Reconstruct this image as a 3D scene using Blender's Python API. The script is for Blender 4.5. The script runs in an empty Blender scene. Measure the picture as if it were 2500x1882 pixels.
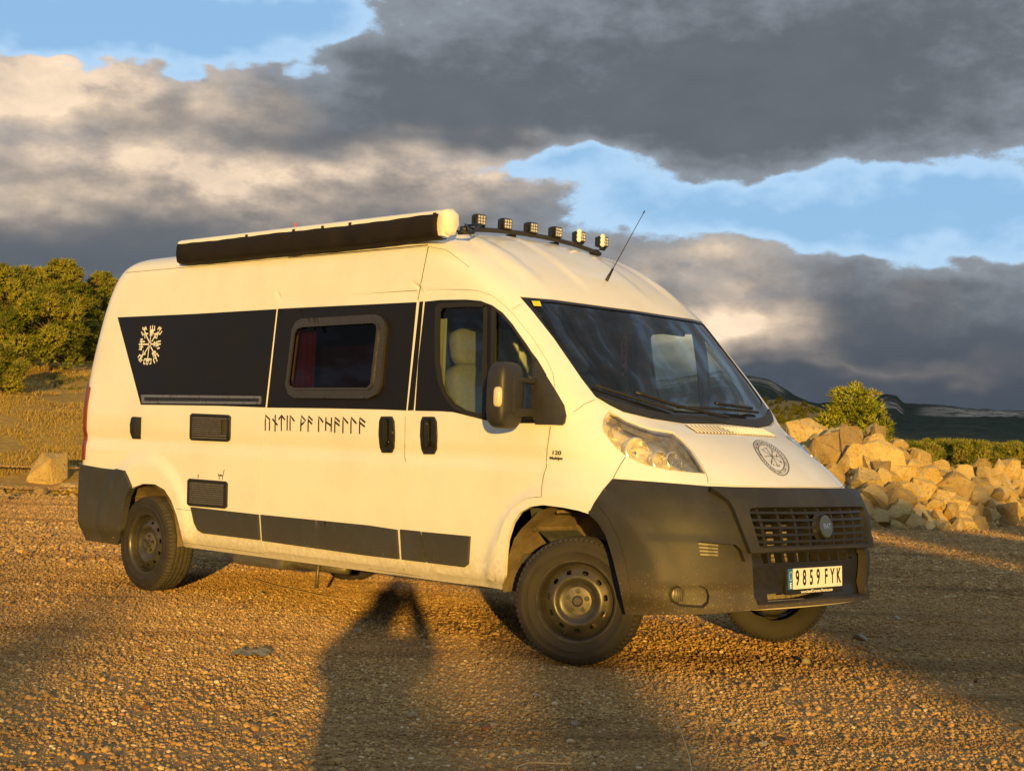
# Camper van on a gravel lot at golden hour.  Units: metres.  Van axis: +x = nose, -y = kerb side, z up.
import bpy, bmesh, math, random
import numpy as np
from mathutils import Vector, Matrix
from mathutils.bvhtree import BVHTree
from mathutils.geometry import delaunay_2d_cdt

random.seed(7)
RNG = np.random.default_rng(7)
PI = math.pi
SC = bpy.context.scene
COL = SC.collection

# ------------------------------------------------------------------ camera
PW, PH = 2500, 1882
CAM = np.array([5.1919, -6.8472, 1.1486])
YAW, PITCH, ROLL, FPX = 2.3398, .0385, .0383, 3631.857


def cam_axes():
    f = np.array([math.cos(PITCH) * math.cos(YAW), math.cos(PITCH) * math.sin(YAW), math.sin(PITCH)])
    r = np.cross(f, [0, 0, 1.])
    r /= np.linalg.norm(r)
    u = np.cross(r, f)
    c, s = math.cos(ROLL), math.sin(ROLL)
    return c * r + s * u, -s * r + c * u, f


CR, CU, CF = cam_axes()


def ray(px, py):
    d = CF + CR * ((px - PW / 2) / FPX) - CU * ((py - PH / 2) / FPX)
    return d / np.linalg.norm(d)


def at(px, py, axis, val):
    """point of the photo ray on the plane axis = val"""
    d = ray(px, py)
    return CAM + d * ((val - CAM[axis]) / d[axis])


def at_dist(px, py, dist):
    d = ray(px, py)
    return CAM + d * (dist / np.dot(d, CF))


cam_data = bpy.data.cameras.new('camera')
cam = bpy.data.objects.new('camera', cam_data)
COL.objects.link(cam)
M = Matrix.Identity(4)
for i in range(3):
    M[i][0], M[i][1], M[i][2], M[i][3] = CR[i], CU[i], -CF[i], CAM[i]
cam.matrix_world = M
cam_data.sensor_fit = 'HORIZONTAL'
cam_data.sensor_width = 36
cam_data.lens = FPX / PW * 36
cam_data.clip_start = .05
cam_data.clip_end = 40000
SC.camera = cam
SC.render.resolution_x, SC.render.resolution_y = 1024, 770

# ------------------------------------------------------------------ sun, sky, exposure
LIGHT = ray(972, 1420)                    # the way the sunlight travels (the camera's own shadow falls there)
SUN_EL = math.asin(-LIGHT[2])
SUN_AZ = math.atan2(-LIGHT[1], -LIGHT[0])
sun_d = bpy.data.lights.new('sun', 'SUN')
sun_d.energy = 5.0
sun_d.angle = math.radians(.55)
sun_d.color = (1.0, .60, .12)
sun = bpy.data.objects.new('sun', sun_d)
COL.objects.link(sun)
sun.rotation_euler = Vector(LIGHT).to_track_quat('-Z', 'Y').to_euler()
sun.location = (20, -20, 30)

vs = SC.view_settings
vs.view_transform = 'Standard'
vs.look = 'None'
vs.exposure = .42
vs.gamma = 1
vs.use_curve_mapping = False
SC.render.engine = 'CYCLES'
SC.cycles.max_bounces = 8
SC.cycles.transparent_max_bounces = 16


class NT:
    """tiny node-tree helper"""
    def __init__(s, tree):
        s.t = tree
        s.n = tree.nodes
        s.l = tree.links

    def new(s, typ, **kw):
        n = s.n.new(typ)
        ins = kw.pop('ins', {})
        for k, v in kw.items():
            setattr(n, k, v)
        for k, v in ins.items():
            s.set(n.inputs[k], v)
        return n

    def set(s, sock, v):
        if isinstance(v, bpy.types.NodeSocket):
            s.l.new(v, sock)
        else:
            sock.default_value = v

    def math(s, op, a, b=None, c=None, clamp=False):
        n = s.n.new('ShaderNodeMath')
        n.operation = op
        n.use_clamp = clamp
        for i, v in enumerate((a, b, c)):
            if v is not None:
                s.set(n.inputs[i], v)
        return n.outputs[0]

    def mix(s, f, a, b, typ='MIX'):
        n = s.n.new('ShaderNodeMix')
        n.data_type = 'RGBA'
        n.blend_type = typ
        n.clamp_factor = True
        s.set(n.inputs[0], f)
        for i, v in ((6, a), (7, b)):
            if not isinstance(v, bpy.types.NodeSocket) and len(v) == 3:
                v = (*v, 1)
            s.set(n.inputs[i], v)
        return n.outputs[2]

    def ramp(s, f, stops, interp='LINEAR'):
        n = s.n.new('ShaderNodeValToRGB')
        n.color_ramp.interpolation = interp
        e = n.color_ramp.elements
        while len(e) < len(stops):
            e.new(.5)
        for el, (p, c) in zip(e, stops):
            el.position = p
            el.color = (*c, 1) if not np.isscalar(c) else (c, c, c, 1)
        s.set(n.inputs[0], f)
        return n.outputs[0]

    def noise(s, vec, scale, detail=4, rough=.5, out='Fac', dims='3D', dist=0, lac=2):
        n = s.n.new('ShaderNodeTexNoise')
        n.noise_dimensions = dims
        if vec is not None:
            s.l.new(vec, n.inputs['Vector'])
        n.inputs['Scale'].default_value = scale
        n.inputs['Detail'].default_value = detail
        n.inputs['Roughness'].default_value = rough
        n.inputs['Distortion'].default_value = dist
        n.inputs['Lacunarity'].default_value = lac
        return n.outputs[out]

    def smooth(s, v, a, b):
        n = s.n.new('ShaderNodeMapRange')
        n.interpolation_type = 'SMOOTHSTEP'
        s.set(n.inputs[0], v)
        n.inputs[1].default_value = a
        n.inputs[2].default_value = b
        return n.outputs[0]


def build_world():
    w = bpy.data.worlds.new('World')
    SC.world = w
    w.use_nodes = True
    t = NT(w.node_tree)
    t.n.clear()
    out = t.new('ShaderNodeOutputWorld')
    bg = t.new('ShaderNodeBackground')
    bg.inputs[1].default_value = .065
    t.l.new(bg.outputs[0], out.inputs[0])
    sky = t.new('ShaderNodeTexSky')
    sky.sky_type = 'NISHITA'
    sky.sun_disc = False
    sky.sun_elevation = SUN_EL
    sky.sun_rotation = PI / 2 - SUN_AZ
    sky.altitude = 900
    sky.air_density = 1.0
    sky.dust_density = 1.6
    sky.ozone_density = 1.5
    co = t.new('ShaderNodeTexCoord').outputs['Generated']
    sep = t.new('ShaderNodeSeparateXYZ', ins={0: co})
    x, y, z = sep.outputs
    # azimuth measured from the photo's view axis (to the right positive), elevation; both in degrees
    ax = (-math.cos(YAW), -math.sin(YAW))
    fx = t.math('ADD', t.math('MULTIPLY', x, math.cos(YAW)), t.math('MULTIPLY', y, math.sin(YAW)))
    rx = t.math('ADD', t.math('MULTIPLY', x, math.sin(YAW)), t.math('MULTIPLY', y, -math.cos(YAW)))
    az = t.math('MULTIPLY', t.math('ARCTAN2', rx, fx), 180 / PI)
    el = t.math('MULTIPLY', t.math('ARCSINE', z), 180 / PI)

    def azel(px, py):
        d = ray(px, py)
        f = d[0] * math.cos(YAW) + d[1] * math.sin(YAW)
        r = d[0] * math.sin(YAW) - d[1] * math.cos(YAW)
        return math.degrees(math.atan2(r, f)), math.degrees(math.asin(d[2]))

    # cloud noise lives on (azimuth, elevation) stretched sideways, so that clouds lie in flat heaps
    pos = t.new('ShaderNodeCombineXYZ', ins={0: t.math('MULTIPLY', az, .55), 1: t.math('MULTIPLY', el, 1.0), 2: 3.7}).outputs[0]

    def fbm(offx, offy, scale, detail=7, rough=.56, seed=0., dist=.25):
        v = t.new('ShaderNodeVectorMath', operation='ADD', ins={0: pos, 1: (offx, offy, seed)}).outputs[0]
        return t.noise(v, scale, detail, rough)

    warp = t.math('MULTIPLY', t.math('SUBTRACT', fbm(0, 0, .22, 3, .6, 11.), .5), 9.)
    warp2 = t.math('MULTIPLY', t.math('SUBTRACT', fbm(0, 0, .3, 3, .6, 23.), .5), 5.)
    azw = t.math('ADD', az, warp)
    elw = t.math('ADD', el, warp2)

    wpos = t.new('ShaderNodeCombineXYZ', ins={0: azw, 1: elw, 2: 0.}).outputs[0]

    def blob(px, py, wx, wy, amp, tilt=0.):
        """soft ellipse in the sky; wx, wy half sizes in photo pixels"""
        a0, e0 = azel(px, py)
        sx, sy = math.degrees(wx / FPX) * 2.15, math.degrees(wy / FPX) * 2.15
        mp = t.new('ShaderNodeMapping', vector_type='TEXTURE', ins={0: wpos, 1: (a0, e0, 0), 2: (0, 0, -math.atan(tilt)), 3: (sx, sy, 1)})
        g = t.new('ShaderNodeTexGradient', gradient_type='QUADRATIC_SPHERE', ins={0: mp.outputs[0]})
        return g.outputs['Fac'], amp

    def total(lst):
        s = 0.
        for g, amp in lst:
            s = t.math('MULTIPLY_ADD', g, amp, s)
        return s

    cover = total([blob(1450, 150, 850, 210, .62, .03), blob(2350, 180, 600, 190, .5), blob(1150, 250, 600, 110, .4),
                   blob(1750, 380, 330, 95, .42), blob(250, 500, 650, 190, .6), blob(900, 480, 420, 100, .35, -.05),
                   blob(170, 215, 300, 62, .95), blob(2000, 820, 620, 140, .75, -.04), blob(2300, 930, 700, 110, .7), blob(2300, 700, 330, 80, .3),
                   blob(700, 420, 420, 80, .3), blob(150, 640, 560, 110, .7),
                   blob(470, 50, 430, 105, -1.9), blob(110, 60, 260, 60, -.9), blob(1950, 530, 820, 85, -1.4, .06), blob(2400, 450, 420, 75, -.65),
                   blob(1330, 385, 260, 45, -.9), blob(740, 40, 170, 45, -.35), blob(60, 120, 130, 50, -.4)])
    n_big = fbm(0, 0, .16, 5, .58, 0.)
    n_fine = fbm(0, 0, .5, 7, .64, 5.)
    n_wisp = fbm(0, 0, 2.1, 5, .66, 9.)
    cover = t.math('MULTIPLY_ADD', t.math('SUBTRACT', n_wisp, .5), .42, cover)
    dens = t.math('ADD', t.math('ADD', t.math('MULTIPLY', t.math('SUBTRACT', n_big, .5), 1.5), t.math('MULTIPLY', t.math('SUBTRACT', n_fine, .5), 1.05)), t.math('ADD', cover, .30))
    mask = t.smooth(dens, .06, .30)
    # relief: where the heap rises towards the upper left, it catches the low sun
    hi = fbm(.6, -.9, .21, 6, .6, 0.)
    lo = fbm(0, 0, .21, 6, .6, 0.)
    relief = t.math('MULTIPLY', t.math('SUBTRACT', lo, hi), 3.2)
    lit = total([blob(260, 165, 260, 75, 1.7), blob(30, 190, 200, 110, 1.2), blob(330, 420, 460, 70, 1.45), blob(800, 405, 400, 65, 1.0),
                 blob(1130, 400, 240, 60, 1.1), blob(1790, 790, 120, 65, 1.5), blob(2080, 880, 300, 22, .22), blob(1640, 650, 220, 60, .7),
                 blob(250, 510, 420, 60, .30), blob(700, 500, 400, 60, .2), blob(2200, 720, 200, 60, .1)])
    lit = t.math('MULTIPLY', lit, t.math('ADD', .68, t.math('MULTIPLY', relief, 1.1)), clamp=True)
    thick = t.smooth(dens, .15, .95)
    tone = t.math('ADD', t.math('MULTIPLY', relief, .22), t.math('MULTIPLY', t.math('SUBTRACT', n_fine, .5), .9))
    tone = t.math('ADD', tone, .5, clamp=True)
    shade = t.mix(tone, (.60, .76, .98), (1.42, 1.62, 1.88))
    shade = t.mix(t.math('MULTIPLY', thick, .78), (3.2, 3.6, 4.1), shade)
    # slate towards the horizon
    low = t.smooth(el, 8., 1.5)
    shade = t.mix(t.math('MULTIPLY', low, .8), shade, (.62, .80, 1.10))
    warmzone = total([blob(350, 420, 700, 150, .62), blob(1000, 470, 400, 120, .35), blob(2150, 880, 350, 30, .4)])
    shade = t.mix(warmzone, shade, (2.6, 2.35, 2.25))
    cream = t.mix(t.math('ADD', .5, t.math('ADD', t.math('MULTIPLY', relief, .7), t.math('MULTIPLY', t.math('SUBTRACT', n_fine, .5), 1.6)), clamp=True), (7.0, 5.7, 4.7), (12.5, 9.6, 6.8))
    cloud = t.mix(lit, shade, cream)
    skyc = t.mix(.7, sky.outputs[0], (4.0, 7.3, 11.6))
    paler = t.smooth(dens, -.6, .1)
    skyc = t.mix(t.math('MULTIPLY', paler, .38), skyc, (8.4, 10.8, 13.0))
    # the sun shines through a clear gap low in the sky behind the camera
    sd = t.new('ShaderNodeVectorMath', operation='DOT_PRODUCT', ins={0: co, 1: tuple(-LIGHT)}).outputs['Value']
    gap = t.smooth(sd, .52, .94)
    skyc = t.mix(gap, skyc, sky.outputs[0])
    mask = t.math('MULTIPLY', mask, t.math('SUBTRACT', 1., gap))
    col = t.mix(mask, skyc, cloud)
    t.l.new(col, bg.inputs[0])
    w.cycles.sampling_method = 'MANUAL'
    w.cycles.sample_map_resolution = 512


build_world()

# ------------------------------------------------------------------ materials
MATS = {}


def base_mat(name):
    m = bpy.data.materials.new(name)
    m.use_nodes = True
    t = NT(m.node_tree)
    b = m.node_tree.nodes['Principled BSDF']
    MATS[name] = m
    return m, t, b


def P(b, **kw):
    names = {'color': 'Base Color', 'rough': 'Roughness', 'metal': 'Metallic', 'coat': 'Coat Weight', 'coat_rough': 'Coat Roughness', 'spec': 'Specular IOR Level', 'trans': 'Transmission Weight', 'ior': 'IOR', 'alpha': 'Alpha', 'sub': 'Subsurface Weight'}
    for k, v in kw.items():
        s = b.inputs[names[k]]
        if k == 'color':
            v = (*v, 1)
        s.default_value = v


def simple(name, color, rough=.5, metal=0., var=.0, scale=20., bump=0., bscale=60., **kw):
    m, t, b = base_mat(name)
    P(b, color=color, rough=rough, metal=metal, **kw)
    co = t.new('ShaderNodeTexCoord').outputs['Object']
    if var:
        n = t.noise(co, scale, 5, .6)
        dark = tuple(max(0, c * (1 - var)) for c in color)
        light = tuple(min(1, c * (1 + var)) for c in color)
        t.l.new(t.ramp(n, [(.3, dark), (.7, light)]), b.inputs['Base Color'])
        r = t.math('ADD', t.math('MULTIPLY', t.math('SUBTRACT', n, .5), .3), rough)
        t.l.new(r, b.inputs['Roughness'])
    if bump:
        bn = t.new('ShaderNodeBump', ins={'Strength': 1., 'Distance': bump, 'Height': t.noise(co, bscale, 4, .6)})
        t.l.new(bn.outputs[0], b.inputs['Normal'])
    return m


def white_paint():
    m, t, b = base_mat('white_paint')
    P(b, rough=.30, coat=.6, coat_rough=.08)
    co = t.new('ShaderNodeTexCoord').outputs['Object']
    z = t.new('ShaderNodeSeparateXYZ', ins={0: co}).outputs[2]
    n = t.noise(co, 2.3, 6, .65)
    f = t.noise(co, 34, 4, .7)
    c = t.mix(t.smooth(n, .4, .75), (.80, .79, .765), (.74, .72, .69))
    # road dirt along the sill, fly specks elsewhere
    dirt = t.math('MULTIPLY', t.smooth(t.math('ADD', z, t.math('MULTIPLY', t.math('SUBTRACT', f, .5), .5)), .58, .30), .5)
    c = t.mix(dirt, c, (.42, .31, .20))
    sp = t.smooth(t.noise(co, 95, 2, .5), .74, .80)
    c = t.mix(t.math('MULTIPLY', sp, .5), c, (.35, .28, .2))
    t.l.new(c, b.inputs['Base Color'])
    t.l.new(t.math('ADD', .3, t.math('MULTIPLY', n, .12)), b.inputs['Roughness'])
    bn = t.new('ShaderNodeBump', ins={'Strength': .08, 'Distance': .004, 'Height': t.noise(co, 1.6, 2, .4)})
    t.l.new(bn.outputs[0], b.inputs['Normal'])
    return m


def plastic(name, color, dusty=.5):
    """unpainted grained bumper plastic with dust that gathers low"""
    m, t, b = base_mat(name)
    P(b, rough=.58, spec=.45)
    co = t.new('ShaderNodeTexCoord').outputs['Object']
    z = t.new('ShaderNodeSeparateXYZ', ins={0: co}).outputs[2]
    n = t.noise(co, 6, 6, .65)
    f = t.noise(co, 120, 3, .7)
    c = t.mix(t.smooth(n, .35, .7), tuple(v * .8 for v in color), tuple(v * 1.25 for v in color))
    d = t.math('MULTIPLY', t.smooth(t.math('ADD', z, t.math('MULTIPLY', t.math('SUBTRACT', n, .5), .8)), .75, .25), dusty)
    c = t.mix(d, c, (.19, .14, .085))
    sp = t.smooth(t.math('ADD', f, t.math('MULTIPLY', t.smooth(z, .75, .3), .1)), .70, .76)
    c = t.mix(t.math('MULTIPLY', sp, .7), c, (.36, .27, .17))
    t.l.new(c, b.inputs['Base Color'])
    bn = t.new('ShaderNodeBump', ins={'Strength': .35, 'Distance': .001, 'Height': t.noise(co, 420, 2, .5)})
    t.l.new(bn.outputs[0], b.inputs['Normal'])
    return m


def glass(name, tint, refl=1.0, rough=.0, dirt=.0):
    m, t, b = base_mat(name)
    t.n.remove(b)
    out = t.n['Material Output']
    tr = t.new('ShaderNodeBsdfTransparent', ins={0: (*tint, 1)})
    gl = t.new('ShaderNodeBsdfGlossy', ins={'Roughness': rough, 'Color': (1, 1, 1, 1)})
    fr = t.new('ShaderNodeFresnel', ins={'IOR': 1.5})
    mx = t.new('ShaderNodeMixShader', ins={0: t.math('MULTIPLY', fr.outputs[0], refl, clamp=True), 1: tr.outputs[0], 2: gl.outputs[0]})
    sh = mx.outputs[0]
    if dirt:  # pale film: grime on the windscreen, painted glow on the headlight lens
        co = t.new('ShaderNodeTexCoord').outputs['Object']
        n = t.smooth(t.noise(co, 5, 6, .7), .35, .8)
        df = t.new('ShaderNodeBsdfDiffuse', ins={0: (.62, .52, .40, 1)})
        sh = t.new('ShaderNodeMixShader', ins={0: t.math('MULTIPLY', n, dirt), 1: sh, 2: df.outputs[0]}).outputs[0]
    t.l.new(sh, out.inputs[0])
    return m


white_paint()
plastic('bumper_plastic', (.024, .023, .022), .28)
plastic('cladding_plastic', (.040, .041, .041), .14)
simple('black_vinyl', (.008, .0065, .006), .5, var=.25, scale=3., spec=.28)
simple('black_trim', (.014, .013, .012), .5, var=.2, scale=30.)
simple('rubber_seal', (.012, .012, .012), .7)
simple('gap_dark', (.05, .04, .03), .8)
simple('gloss_black', (.012, .012, .013), .16)
simple('mirror_plastic', (.026, .025, .024), .5, var=.2, scale=14., bump=.0006, bscale=260.)
simple('tyre_rubber', (.024, .020, .016), .78, var=.35, scale=9., bump=.0012, bscale=90.)
simple('tread_rubber', (.055, .046, .036), .85, var=.35, scale=25., bump=.001, bscale=120.)
simple('steel_wheel', (.075, .066, .054), .38, metal=.45, var=.3, scale=11.)
simple('hub_grey', (.16, .14, .11), .5, metal=.5, var=.3, scale=30.)
simple('bolt_steel', (.11, .10, .085), .4, metal=.7, var=.3, scale=40.)
simple('dirty_liner', (.17, .125, .075), .85, var=.5, scale=7., bump=.004, bscale=25.)
simple('underbody', (.05, .045, .04), .8, var=.5, scale=6.)
simple('chrome', (.85, .84, .82), .1, metal=1.)
simple('reflector', (.95, .92, .86), .26, metal=.8)
simple('headlight_inner', (.80, .70, .52), .30, metal=.25, var=.3, scale=30.)
simple('aluminium', (.33, .31, .28), .4, metal=.8, var=.15, scale=30.)
simple('window_frame', (.055, .048, .042), .30, metal=.4, var=.1, scale=20.)
simple('plate_white', (.82, .82, .78), .4)
simple('plate_blue', (.03, .16, .42), .4, var=.3, scale=60.)
simple('print_black', (.016, .013, .012), .6)
simple('print_grey', (.20, .17, .13), .6)
simple('print_white', (.80, .79, .76), .5)
simple('sticker_yellow', (.75, .62, .03), .5)
simple('awning_white', (.80, .79, .76), .38, var=.04, scale=4.)
simple('awning_cloth', (.014, .011, .010), .75, spec=.25, var=.4, scale=5., bump=.012, bscale=2.5)
simple('tail_red', (.16, .006, .005), .2, coat=.5)
simple('amber_lens', (.72, .58, .42), .15, coat=.6)
simple('led_lens', (.9, .86, .75), .08, metal=.6)
simple('seat_fabric', (.58, .55, .47), .9, var=.12, scale=40., bump=.002, bscale=200.)
simple('seat_dark', (.10, .10, .105), .9, var=.15, scale=40.)
simple('curtain_cloth', (.72, .69, .60), .9, var=.06, scale=20.)
simple('curtain_grey', (.28, .25, .24), .9, var=.1, scale=20.)
simple('curtain_red', (.30, .05, .03), .9, var=.3, scale=16.)
simple('cabin_dark', (.075, .072, .07), .8, var=.2, scale=12.)
simple('cabin_beige', (.50, .47, .41), .7, var=.08, scale=8.)
simple('dash_grey', (.055, .06, .066), .7, var=.2, scale=20., bump=.001, bscale=200.)
simple('red_cord', (.55, .10, .09), .7)
simple('radiator', (.42, .35, .25), .5, metal=.5, var=.4, scale=40.)
glass('windscreen_glass', (.86, .93, .93), 1.0, .035, .02)
glass('door_glass', (.66, .74, .62), .7)
glass('tinted_acrylic', (.22, .12, .09), .28)
glass('lamp_lens', (.97, .96, .92), .9, .0, .24)  # warm film in the lens colour makes the headlight look lit

# ------------------------------------------------------------------ objects


def link(name, me, mat, parent=None):
    o = bpy.data.objects.new(name, me)
    COL.objects.link(o)
    if mat is not None and not me.materials:
        me.materials.append(MATS[mat] if isinstance(mat, str) else mat)
    if parent is not None:
        o.parent = parent
    return o


def mesh_np(name, verts, faces, smooth=True):
    me = bpy.data.meshes.new(name)
    me.from_pydata([tuple(map(float, v)) for v in verts], [], [tuple(map(int, f)) for f in faces])
    if smooth:
        me.polygons.foreach_set('use_smooth', [True] * len(me.polygons))
    me.update()
    return me


def obj_np(name, verts, faces, mat, parent=None, smooth=True):
    return link(name, mesh_np(name, verts, faces, smooth), mat, parent)


def empty(name, loc=(0, 0, 0), label=None, cat=None, group=None, kind=None):
    o = bpy.data.objects.new(name, None)
    COL.objects.link(o)
    o.location = loc
    o.empty_display_size = .2
    tag(o, label, cat, group, kind)
    return o


def tag(o, label=None, cat=None, group=None, kind=None):
    for k, v in (('label', label), ('category', cat), ('group', group), ('kind', kind)):
        if v:
            o[k] = v
    return o


class MB:
    """collects simple solids into one mesh"""
    def __init__(s):
        s.v, s.f = [], []

    def add(s, verts, faces):
        o = len(s.v)
        s.v += [tuple(map(float, v)) for v in verts]
        s.f += [tuple(i + o for i in f) for f in faces]
        return s

    def box(s, c, size, rot=None, bev=0.):
        sx, sy, sz = [d / 2 for d in size]
        if bev <= 0:
            vs = [(x, y, z) for x in (-sx, sx) for y in (-sy, sy) for z in (-sz, sz)]
            fs = [(0, 1, 3, 2), (4, 6, 7, 5), (0, 4, 5, 1), (2, 3, 7, 6), (0, 2, 6, 4), (1, 5, 7, 3)]
        else:
            bm = bmesh.new()
            bmesh.ops.create_cube(bm, size=1)
            for v in bm.verts:
                v.co = Vector((v.co.x * 2 * sx, v.co.y * 2 * sy, v.co.z * 2 * sz))
            bmesh.ops.bevel(bm, geom=bm.edges[:], offset=min(bev, .49 * 2 * min(sx, sy, sz)), segments=2, affect='EDGES', profile=.6)
            bm.verts.index_update()
            vs = [v.co[:] for v in bm.verts]
            fs = [[v.index for v in f.verts] for f in bm.faces]
            bm.free()
        Rm = rot if rot is not None else Matrix.Identity(3)
        s.add([Vector(c) + Rm @ Vector(v) for v in vs], fs)
        return s

    def tube(s, pts, r, n=8, cap=True):
        pts = [Vector(p) for p in pts]
        rs = r if hasattr(r, '__len__') else [r] * len(pts)
        vs, fs = [], []
        prev = None
        for i, p in enumerate(pts):
            d = (pts[min(i + 1, len(pts) - 1)] - pts[max(i - 1, 0)]).normalized()
            a = prev if prev is not None else (Vector((0, 0, 1)) if abs(d.z) < .9 else Vector((1, 0, 0)))
            a = (a - d * a.dot(d)).normalized()
            b = d.cross(a)
            prev = a
            for k in range(n):
                t = 2 * PI * k / n
                vs.append(p + (a * math.cos(t) + b * math.sin(t)) * rs[i])
        for i in range(len(pts) - 1):
            for k in range(n):
                k2 = (k + 1) % n
                fs.append((i * n + k, i * n + k2, (i + 1) * n + k2, (i + 1) * n + k))
        if cap:
            fs.append(tuple(range(n))[::-1])
            fs.append(tuple((len(pts) - 1) * n + k for k in range(n)))
        return s.add(vs, fs)

    def lathe(s, prof, n=48, M4=None, closed=False):
        """profile of (radius, height) turned about local z"""
        M4 = M4 or Matrix.Identity(4)
        vs, fs = [], []
        for r, h in prof:
            for k in range(n):
                a = 2 * PI * k / n
                vs.append(M4 @ Vector((r * math.cos(a), r * math.sin(a), h)))
        m = len(prof)
        for i in range(m - 1 + (1 if closed else 0)):
            j = (i + 1) % m
            for k in range(n):
                k2 = (k + 1) % n
                fs.append((i * n + k, i * n + k2, j * n + k2, j * n + k))
        return s.add(vs, fs)

    def prism(s, poly, h0, h1, M4=None):
        """polygon in local xy, extruded along local z"""
        M4 = M4 or Matrix.Identity(4)
        n = len(poly)
        vs = [M4 @ Vector((x, y, h0)) for x, y in poly] + [M4 @ Vector((x, y, h1)) for x, y in poly]
        fs = [tuple(range(n))[::-1], tuple(range(n, 2 * n))] + [(i, (i + 1) % n, n + (i + 1) % n, n + i) for i in range(n)]
        return s.add(vs, fs)

    def obj(s, name, mat, parent=None, smooth=False, auto=None):
        o = obj_np(name, s.v, s.f, mat, parent, smooth)
        if auto is not None:
            bm = bmesh.new()
            bm.from_mesh(o.data)
            bmesh.ops.recalc_face_normals(bm, faces=bm.faces)
            lim = math.radians(auto)
            for e in bm.edges:
                e.smooth = not (len(e.link_faces) == 2 and e.calc_face_angle(0) > lim)
            for f in bm.faces:
                f.smooth = True
            bm.to_mesh(o.data)
            bm.free()
        return o


# ------------------------------------------------------------------ the van's outer skin as a smooth function P(U, V)
# V climbs from the sill to the roof ridge; U runs from the nose centre (0) round the kerb side to the rear centre (7.2); -U is the other side
ROWS = np.array([
    # V     z     xf    bow   xc     n    hw     xr
    [.20, .20, .780, .06, .10, 3.0, .955, -4.97],
    [.30, .30, .840, .06, .08, 3.0, .985, -5.02],
    [.40, .40, .872, .06, .05, 3.0, 1.008, -5.04],
    [.55, .55, .882, .06, .02, 3.0, 1.019, -5.05],
    [.75, .75, .868, .07, -.02, 3.0, 1.022, -5.05],
    [.90, .90, .815, .08, -.08, 2.9, 1.020, -5.05],
    [.97, .97, .760, .09, -.12, 2.8, 1.019, -5.05],
    [1.05, 1.05, .665, .10, -.16, 2.8, 1.018, -5.05],
    [1.12, 1.12, .560, .10, -.20, 2.8, 1.020, -5.05],
    [1.22, 1.22, .385, .10, -.28, 3.1, 1.021, -5.05],
    [1.30, 1.30, .215, .10, -.34, 3.8, 1.019, -5.05],
    [1.39, 1.39, .100, .09, -.38, 4.8, 1.012, -5.045],
    [1.60, 1.60, -.105, .085, -.60, 5.8, .995, -5.02],
    [1.80, 1.80, -.300, .08, -.83, 6.2, .978, -4.98],
    [1.96, 1.96, -.450, .08, -1.02, 6.2, .964, -4.94],
    [2.05, 2.05, -.550, .08, -1.13, 5.8, .956, -4.91],
    [2.15, 2.15, -.685, .08, -1.28, 5.2, .946, -4.87],
    [2.25, 2.25, -.840, .08, -1.44, 4.6, .930, -4.82],
    [2.33, 2.325, -.975, .08, -1.60, 4.0, .908, -4.76],
    [2.42, 2.376, -1.085, .08, -1.75, 3.6, .868, -4.69],
    [2.52, 2.410, -1.19, .07, -1.90, 3.2, .800, -4.61],
    [2.64, 2.432, -1.30, .05, -2.00, 3.0, .670, -4.51],
    [2.80, 2.446, -1.44, .03, -2.10, 3.0, .450, -4.36],
    [3.00, 2.452, -1.64, .00, -2.20, 2.6, .001, -4.10]])


def pchip(x, y, xi):
    h = np.diff(x)
    d = np.diff(y) / h
    m = np.zeros_like(y)
    m[0], m[-1] = d[0], d[-1]
    for i in range(1, len(x) - 1):
        if d[i - 1] * d[i] > 0:
            w1, w2 = 2 * h[i] + h[i - 1], h[i] + 2 * h[i - 1]
            m[i] = (w1 + w2) / (w1 / d[i - 1] + w2 / d[i])
    k = np.clip(np.searchsorted(x, xi) - 1, 0, len(x) - 2)
    t = (xi - x[k]) / h[k]
    return (2 * t**3 - 3 * t**2 + 1) * y[k] + (t**3 - 2 * t**2 + t) * h[k] * m[k] + (-2 * t**3 + 3 * t**2) * y[k + 1] + (t**3 - t**2) * h[k] * m[k + 1]


VD = np.linspace(.2, 3.0, 2801)
DENSE = np.stack([pchip(ROWS[:, 0], ROWS[:, c], VD) for c in range(1, 8)], 1)
_k = np.hanning(41)
_k /= _k.sum()
for c in range(7):                                   # ease the row-to-row kinks
    pad = np.pad(DENSE[:, c], 20, mode='reflect', reflect_type='odd')
    DENSE[:, c] = np.convolve(pad, _k, 'valid')
U1, U2, U3 = 1.8, 5.8, 7.2
WHEEL_R = .336
WB = 4.035


def sstep(a, b, x):
    t = np.clip((x - a) / (b - a), 0, 1)
    return t * t * (3 - 2 * t)


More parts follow.
